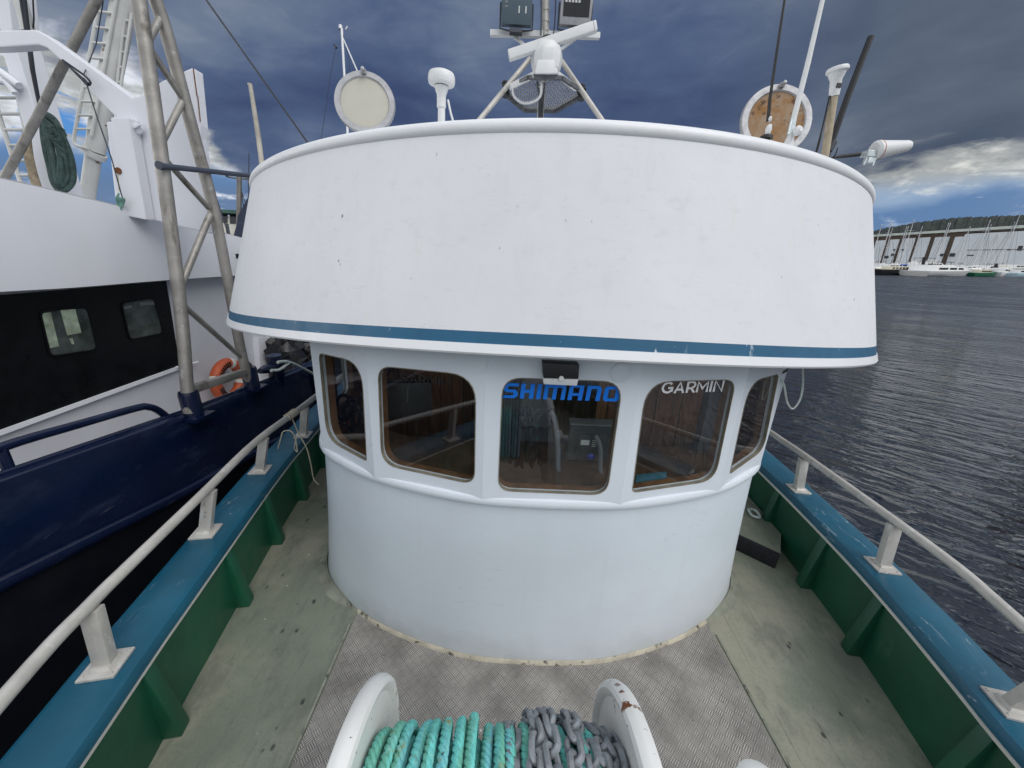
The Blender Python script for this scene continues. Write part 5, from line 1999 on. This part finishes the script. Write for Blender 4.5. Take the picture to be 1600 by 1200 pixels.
m = MB()
m.tube([Wd(410, 262, 9), Wd(404, 215, 9), Wd(391, 132, 9)], [.055, .055, .045], 10)
m.tube([Wd(391, 134, 9), Wd(388, 131, 9)], .03, 8)
m.tube([Wd(410, 262, 9), V((*Wd(414, 300, 9).xy, -1.2))], .055, 10)
tag(m.build('spar', MT['mast_tan']), 'bare tan spar standing beyond the trawler just left of the cabin roof', 'spar')
m = MB()
m.tube([Wd(312, 170, 12), Wd(318, 230, 12), Wd(335, 300, 12), Wd(356, 365, 12)], .02, 6)
m.tube([Wd(354, 350, 12), Wd(357, 366, 12)], .05, 8)
tag(m.build('guy_wire', MT['wire']), 'dark guy wire running down past the right leg of the lattice frame', 'wire')
ms_ = thing('distant_mast', 'thin grey twin mast with stays rising behind the cream hatch lid', 'mast', V((*Wd(545, 200, 20).xy, -.9)))
m = MB()
m.tube([Wd(545, 240, 20), Wd(534, 45, 20)], .06, 8)
m.tube([Wd(536, 60, 20), Wd(560, 115, 20), Wd(585, 190, 20)], .035, 8)
m.tube([Wd(532, 46, 20), Wd(532, 40, 20)], .09, 8)
m.tube([Wd(540, 46, 20), Wd(543, 41, 20)], .03, 6)
a_ = Wd(545, 240, 20)
m.tube([a_, V((a_.x, a_.y, -1))], .06, 8)
m.build('pole', MT['mast'], ms_)
m = MB()
m.tube([Wd(524, 75, 20), Wd(516, 120, 20), Wd(500, 230, 20)], .012, 5)
m.tube([Wd(522, 70, 20), Wd(526, 75, 20)], .05, 6)
m.tube([Wd(535, 50, 20), Wd(545, 90, 20), Wd(552, 180, 20)], .012, 5)
m.build('stay', MT['wire'], ms_)

# ================================================================== FAR SHORE
# wooded ridge
hill = MB()
random.seed(21)
OUT = [(700, 420), (900, 412), (1100, 398), (1280, 372), (1340, 363), (1364, 360.5), (1385, 357), (1405, 353), (1430, 348), (1454, 345), (1480, 342), (1502, 340), (1551, 338.5), (1600, 336), (1700, 330), (1900, 318), (2200, 300), (2600, 290)]
rows = [[] for _ in range(6)]
u = 700
while u < 2600:
    v = interp(OUT, u)
    D = 520
    t_ = wd(u, v, D)
    jag = .7 * (math.sin(u * .31) * math.sin(u * .173 + 1) + math.sin(u * .77 + 2) * .5 + math.sin(u * 1.37) * .35) + random.uniform(-.3, .9) + (2.2 if random.random() < .05 else 0)
    t_ = t_ + V((0, 0, jag))
    n_t = V((t_.x, t_.y, 0)).normalized()
    for k, (f, bk_) in enumerate(((0.02, 60), (1, 0), (.90, -18), (.68, -45), (.40, -80), (0, -120))):
        wv = math.sin(u * .21 + k * 2.1) * math.sin(u * .083 + k)
        p = V((t_.x, t_.y, 0)) + n_t * (bk_ + 7 * wv)
        z = WATER_Z + (t_.z - WATER_Z) * f + ((1.8 * wv + random.uniform(-.5, .7)) if 0 < f < 1 else 0)
        rows[k].append(V((p.x, p.y, max(z, WATER_Z - 1))))
    u += 1.6 if 1330 < u < 1640 else 9
hill.grid(rows)
structure(hill.build('hills', MT['hill'], smooth=True, angle=3))

# big shed on the shore
A_, B_ = wd(1363, 368.2, 262), wd(1600, 351.8, 180)
ZT_ = (A_.z + B_.z) / 2
dA = (B_ - A_); dA.z = 0
dA.normalize()
nA = V((dA.y, -dA.x, 0))
if nA.dot(CAM - A_) < 0:
    nA = -nA
def onfac(u, v, off=0):
    d = H3 @ ray(u, v)
    o_ = A_ + nA * off
    return CAM + d * ((o_ - CAM).dot(nA) / d.dot(nA))
sh = thing('boat_shed', 'long white waterfront shed with tall door panels in brown openings, behind the marina', 'shed', V((*((A_ + B_) / 2).xy, 0)))
def fac(u0, v0, u1, v1, off):
    """upright rectangle on the facade between two pixels' columns (taken at the top) and heights"""
    a_, b_ = onfac(u0, v0, off), onfac(u1, v1, off)
    return a_, b_
S0 = A_ - dA * 90
S1 = B_ + dA * 160
zt = lambda p: ZT_
m = MB()
m.prism([V((S0.x, S0.y, ZT_ - .4)), V((S1.x, S1.y, ZT_ - .4)), V((S1.x, S1.y, 0)), V((S0.x, S0.y, 0))], -nA * 40)
m.build('wall', MT['shed_brown'], sh, smooth=False)
m = MB()
e0, e1 = S0 + nA * 1.2, S1 + nA * 1.2
m.prism([V((e0.x, e0.y, ZT_ + .2)), V((e1.x, e1.y, ZT_ + .2)), V((e1.x, e1.y, ZT_ - 1.1)), V((e0.x, e0.y, ZT_ - 1.1))], -nA * 42)
m.build('roof', MT['shed_roof'], sh, smooth=False)
def panel(u0, u1, v, name, mt_, off, bottom=0, u0b=None):
    a_, b_ = onfac(u0, v, off), onfac(u1, v, off)
    z = min((a_.z + b_.z) / 2, ZT_ - 1.15)
    m = MB()
    m.prism([V((a_.x, a_.y, z)), V((b_.x, b_.y, z)), V((b_.x, b_.y, bottom)), V((a_.x, a_.y, bottom))], -nA * .3)
    return m.build(name, mt_, sh, smooth=False)
for (z0, z1, zv) in ((180, 275, 342), (312, 402, 333), (443, 557, 322), (594, 702, 314), (748, 886, 309)):
    panel(1340 + z0 / 6.154, 1340 + z1 / 6.154, 320 + zv / 6.154, 'door_panel', MT['shed_white'], .5)
panel(1340 + 940 / 6.154, 1340 + 1042 / 6.154, 320 + 306 / 6.154, 'door_panel', MT['shed_white'], .5)
panel(1340 + 1046 / 6.154, 1760, 360.0, 'wall_cladding', MT['shed_white'], .8)
for (z0, v0, z1, v1) in ((1000, 435, 1600, 447), (1050, 266, 1600, 268)):
    m = MB()
    a_, b_ = onfac(1340 + max(z0, 1050) / 6.154, 320 + v0 / 6.154, .9), onfac(1700, 320 + v1 / 6.154, .9)
    b_.z = a_.z
    m.bar(a_, b_, .25, .25)
    m.build('pipe', MT['mast_dark'], sh)
for (z0, v0, z1, v1) in ((890, 465, 928, 497), (795, 470, 822, 495), (345, 425, 357, 440), (325, 470, 345, 490), (262, 490, 290, 515), (422, 425, 440, 440), (1440, 425, 1465, 437), (1055, 480, 1115, 490), (1550, 395, 1575, 440)):
    m = MB()
    a_, b_ = onfac(1340 + z0 / 6.154, 320 + v0 / 6.154, .9), onfac(1340 + z1 / 6.154, 320 + v1 / 6.154, .9)
    m.prism([a_, V((b_.x, b_.y, a_.z)), b_, V((a_.x, a_.y, b_.z))], nA * .1)
    m.build('vent', MT['dark_grey'], sh, smooth=False)
# quay in front of the shed
m = MB()
q0, q1 = S0 + nA * 14, S1 + nA * 14
m.prism([V((q0.x, q0.y, .4)), V((q1.x, q1.y, .4)), V((q1.x, q1.y, -2)), V((q0.x, q0.y, -2))], -nA * 60)
structure(m.build('quay', MT['mast_dark'], smooth=False))

# ---------------------------------------------------------------- boats of the marina
def hull_mb(c, d, L, B, fb, sheer=.25, stern=.75):
    """pointed boat hull: c waterline centre, d direction of the bow"""
    d = V((d[0], d[1], 0)).normalized()
    s_ = V((-d.y, d.x, 0))
    rows = [[], [], [], []]
    outl = [(-.5, stern), (-.25, .96), (0, 1), (.2, .86), (.38, .46), (.5, .03)]
    for sg in (1, -1):
        o_ = outl if sg > 0 else outl[::-1]
        for f, w_ in o_:
            z = fb * (1 + sheer * max(0, f + .1) * 1.6)
            for k, (zz, ww) in enumerate(((-.3, .55), (.05, .82), (z * .6, .96), (z, 1))):
                ff = f * (1 if k == 3 else .985 if k == 2 else .95)
                rows[k].append(c + d * (L * ff) + s_ * (B / 2 * w_ * ww * sg) + V((0, 0, zz)))
    m = MB()
    m.grid(rows, closed=True)
    n_ = len(rows[3])
    m.add(rows[3], [tuple(range(n_))])
    return m, d, s_

def sailboat(label, top, D, L, hullm, head, cover=None, cab='boat_white', lean=None):
    u, v = top
    tp_ = wd(u, v, D)
    base = V((tp_.x, tp_.y, WATER_Z))
    t = thing('sailing_boat', label, 'sailing boat', base, 'sailing boats in the marina')
    a_ = rad(head)
    d0 = (math.cos(a_), math.sin(a_))
    m, d, s_ = hull_mb(base - V((d0[0], d0[1], 0)) * L * .08, d0, L, L * .3, L * .10)
    m.build('hull', MT[hullm], t)
    m = MB()
    fb = L * .10
    R = M((d, s_, V((0, 0, 1)))).transposed()
    m.box(base - d * L * .05 + V((0, 0, fb + .25)), (L * .36, L * .17, .5), R, taper=.8)
    m.build('cabin', MT[cab], t, bevel=.08)
    m = MB()
    m.tube([base + V((0, 0, fb)), tp_], [.11, .075], 8)
    hz = tp_.z - base.z
    for f in (.55, .8):
        m.bar(base + s_ * (L * .07) + V((0, 0, hz * f)), base - s_ * (L * .07) + V((0, 0, hz * f)), .05, .05)
    m.build('mast', MT['mast'], t)
    m = MB()
    for e in (d * L * .48, -d * L * .5, s_ * L * .13, -s_ * L * .13):
        m.tube([tp_ - V((0, 0, .2)), base + e + V((0, 0, fb))], .025, 4)
    m.build('rigging', MT['wire'], t)
    m = MB()
    b0 = base + V((0, 0, fb + 1.1))
    m.tube([b0, b0 - d * L * .36], [.2, .12] if cover else .07, 8)
    m.build('boom', MT[cover or 'mast'], t)
    return t
Zx = lambda z: 1340 + z / 6.154
Zy = lambda z: 320 + z / 6.154
SB = [
    ('white sailing boat at the left end of the marina, mast nearest our cabin', (235, 185), 118, 9, 'boat_white', 200, None),
    ('cream decked sailing boat with a tall pale mast behind the black hulled yacht', (325, 168), 112, 11, 'boat_cream', 180, None),
    ('small white sailing boat with the shorter mast crossing behind the tall pale one', (337, 222), 135, 9, 'boat_white', 30, None),
    ('white sailing boat with a thin mast left of the tallest mast', (474, 208), 128, 10, 'boat_white', 210, None),
    ('white sailing boat with its mast close left of the tallest mast, farther off', (491, 204), 140, 10, 'boat_white', 10, None),
    ('sailing boat with a blue sail cover and the tallest bright mast at the marina', (545, 142), 112, 12, 'boat_white', 200, 'boat_blue'),
    ('white sailing boat with a plain mast right of the blue covered one', (624, 206), 130, 10, 'boat_white', 190, None),
    ('white sailing boat with a dull mast behind the motor cruiser cabin', (878, 172), 138, 10, 'boat_white', 160, None),
    ('white sailing boat with a bright mast above the motor cruiser canopy', (894, 172), 122, 11, 'boat_white', 20, None),
    ('red hulled sailing boat with a dark slim mast in the second row', (1085, 208), 135, 9, 'boat_red', 0, None),
    ('white sailing boat with a white covered boom and tall mast behind the green hulled yacht', (1278, 145), 118, 12, 'boat_white', 190, 'boat_white'),
    ('white sailing boat with a thinner mast close right of the tall white boomed one', (1286, 190), 145, 10, 'boat_white', 20, None),
    ('white sailing boat with the shortest grey mast before the shed cladding', (1347, 272), 140, 8, 'boat_white', 170, None),
    ('white sailing boat with a tall grey mast near the right edge of the photo', (1560, 98), 120, 13, 'boat_white', 190, 'boat_cream'),
    ('white sailing boat with a shorter mast just left of the tall grey one', (1512, 165), 140, 10, 'boat_white', 10, None)]
for lab, (zx, zy), D, L, hm, hd, cv in SB:
    sailboat(lab, (Zx(zx), Zy(zy)), D, L, hm, hd, cv)

def motorboat(label, z0, z1, vz, H_, style, hullm='boat_white', grp='motor boats in the marina'):
    a_, b_ = wz(Zx(z0), vz, WATER_Z), wz(Zx(z1), vz, WATER_Z)
    c = (a_ + b_) / 2
    L = (b_ - a_).length
    d = (b_ - a_).normalized()
    t = thing('motor_boat', label, 'motor boat', c, grp)
    m, d, s_ = hull_mb(c, d, L, L * .33, H_ * .36, .3, .9)
    m.build('hull', MT[hullm], t)
    R = M((d, s_, V((0, 0, 1)))).transposed()
    fb = H_ * .36
    m = MB()
    y0, y1 = -.36 * L, .20 * L
    z = lambda k: V((0, 0, fb + k * H_))
    W2 = L * .12
    prof = [(-.38, 0), (.30, 0), (.14, .26), (.08, .30), (-.34, .30)]
    m.prism([c + d * (f * L) - s_ * W2 + z(k) for f, k in prof], s_ * (2 * W2))
    m.build('cabin', MT['boat_white'], t, bevel=.06)
    for sg in (-1, 1):
        m = MB()
        for (f0, f1) in ((-.30, -.14), (-.11, .02), (.05, .16)):
            f2 = f1 - (.04 if f1 > .1 else 0)
            m.prism([c + d * (f0 * L) + s_ * (sg * (W2 + .03)) + z(.09), c + d * (f1 * L) + s_ * (sg * (W2 + .03)) + z(.09), c + d * (f2 * L) + s_ * (sg * (W2 + .03)) + z(.22), c + d * (f0 * L) + s_ * (sg * (W2 + .03)) + z(.22)], -s_ * (.06 * sg))
        m.build('side_window', MT['glass_dark'], t, smooth=False)
    if style == 'fly':
        m = MB()
        m.prism([c + d * (f * L) - s_ * W2 * .8 + z(k) for f, k in ((-.32, .301), (.04, .301), (-.0, .42), (-.30, .40))], s_ * (1.6 * W2))
        m.build('flybridge', MT['boat_white'], t, bevel=.05)
        m = MB()
        m.box(c - d * L * .16 + z(.60), (L * .26, W2 * 1.7, .12), R)
        for f in (-.28, -.04):
            for sg in (-1, 1):
                m.tube([c + d * f * L + s_ * sg * W2 * .7 + z(.40), c + d * f * L + s_ * sg * W2 * .7 + z(.60)], .05, 6)
        m.build('canopy', MT['black'], t)
    m = MB()
    k = []
    for f in (.10, .22, .34, .44):
        k.append(c + d * f * L + V((0, 0, fb * (1 + .3 * f * 1.6) + .6)))
    m.tube(k, .035, 6)
    for q in k:
        m.tube([q, q - V((0, 0, .6))], .03, 5)
    m.build('bow_rail', MT['mast'], t)
    return t
motorboat('large white motor cruiser with black flybridge canopy in the front row of the marina', 520, 1038, 431.0, 3.4, 'fly')
motorboat('white motor yacht with a stepped cabin in the second row behind the cruiser', 500, 800, 424.2, 4.8, 'fly')
motorboat('small white motor boat at the right end of the front row', 1320, 1475, 432.0, 3.0, 'low')
motorboat('pale blue white motor boat at the right edge of the front row', 1462, 1640, 432.6, 2.6, 'low', 'boat_palewater')
motorboat('white motor boat between the cruiser and the green hulled yacht, second row', 960, 1120, 426.5, 3.4, 'low')
motorboat('white motor boat of the second row behind the green hulled yacht', 1150, 1345, 425.5, 3.6, 'low')
motorboat('white motor boat with dark windows in the second row at far right', 1390, 1590, 424.8, 4.2, 'low')
motorboat('white motor boat half hidden behind the black hulled yacht', 180, 430, 425.0, 3.6, 'low')

motorboat('white motor boat in the back row below the second door panel of the shed', 300, 400, 422.5, 3.6, 'fly')
motorboat('white motor boat in the back row behind the motor cruiser bow', 930, 1010, 423.2, 3.2, 'fly')
motorboat('cream motor boat in the back row below the shed cladding', 1090, 1190, 423.4, 3.4, 'low', 'boat_cream')
motorboat('white motor boat in the back row behind the bow of the green hulled yacht', 1200, 1290, 422.6, 3.0, 'fly')
motorboat('dark blue motor boat in the back row before the shed cladding', 1300, 1400, 422.8, 3.4, 'fly', 'navy')
motorboat('white motor boat in the back row near the tall grey mast', 1420, 1520, 422.5, 3.8, 'fly')
motorboat('white motor boat at the back right end of the marina', 1530, 1640, 422.9, 3.8, 'fly')
motorboat('white motor boat at the back left end of the marina', 150, 290, 422.6, 3.4, 'fly')

def yacht(label, z0, z1, vz, hullm, cabm, fbk):
    a_, b_ = wz(Zx(z0), vz, WATER_Z), wz(Zx(z1), vz, WATER_Z)
    c = (a_ + b_) / 2
    L = (b_ - a_).length
    t = thing('moored_yacht', label, 'yacht', c, 'low yachts in the front row')
    m, d, s_ = hull_mb(c, (b_ - a_).normalized(), L, L * .26, L * fbk, .35, .6)
    m.build('hull', MT[hullm], t)
    R = M((d, s_, V((0, 0, 1)))).transposed()
    m = MB()
    m.box(c - d * L * .05 + V((0, 0, L * fbk + .35)), (L * .5, L * .15, .8), R, taper=.85)
    m.build('cabin', MT[cabm], t, bevel=.1)
    m = MB()
    for k in range(5):
        for sg in (-1, 1):
            m.box(c + d * L * (-.22 + .085 * k) + s_ * sg * L * .0755 + V((0, 0, L * fbk + .4)), (L * .045, .12, .3), R)
    m.build('porthole', MT['glass_dark'], t, smooth=False)
    return t
yacht('black hulled timber yacht with a cream cabin at the left end of the front row', 165, 545, 429.5, 'black_hull', 'boat_cream', .085)
yacht('green hulled yacht with a cream deck in the front row of the marina', 1075, 1315, 431.8, 'boat_green', 'boat_cream', .085)
yacht('white open launch between the black hulled yacht and the motor cruiser', 500, 640, 430.6, 'boat_white', 'boat_cream', .11)

for i, (zx, z0, z1, lab) in enumerate(((455, 575, 650, 'short tarred mooring pile beside the bow of the black hulled yacht'), (628, 505, 655, 'tall leaning tarred mooring pile left of the white motor cruiser'), (1330, 570, 660, 'tarred mooring pile between the green hulled yacht and the small motor boat'))):
    m = MB()
    b = wz(Zx(zx - (18 if i == 1 else 6)), Zy(z1), WATER_Z)
    Dp = (b - CAM).dot(H3 @ fw)
    m.tube([b - V((0, 0, .5)), wd(Zx(zx + (18 if i == 1 else 4)), Zy(z0), Dp)], .42, 10)
    tag(m.build('mooring_pile', MT['pile']), lab, 'mooring pile', 'tarred piles of the marina')

# ================================================================== heel the boat
bpy.context.view_layer.update()
for o, fr in ROOTS:
    if fr == 'boat':
        o.matrix_world = HEEL @ o.matrix_world
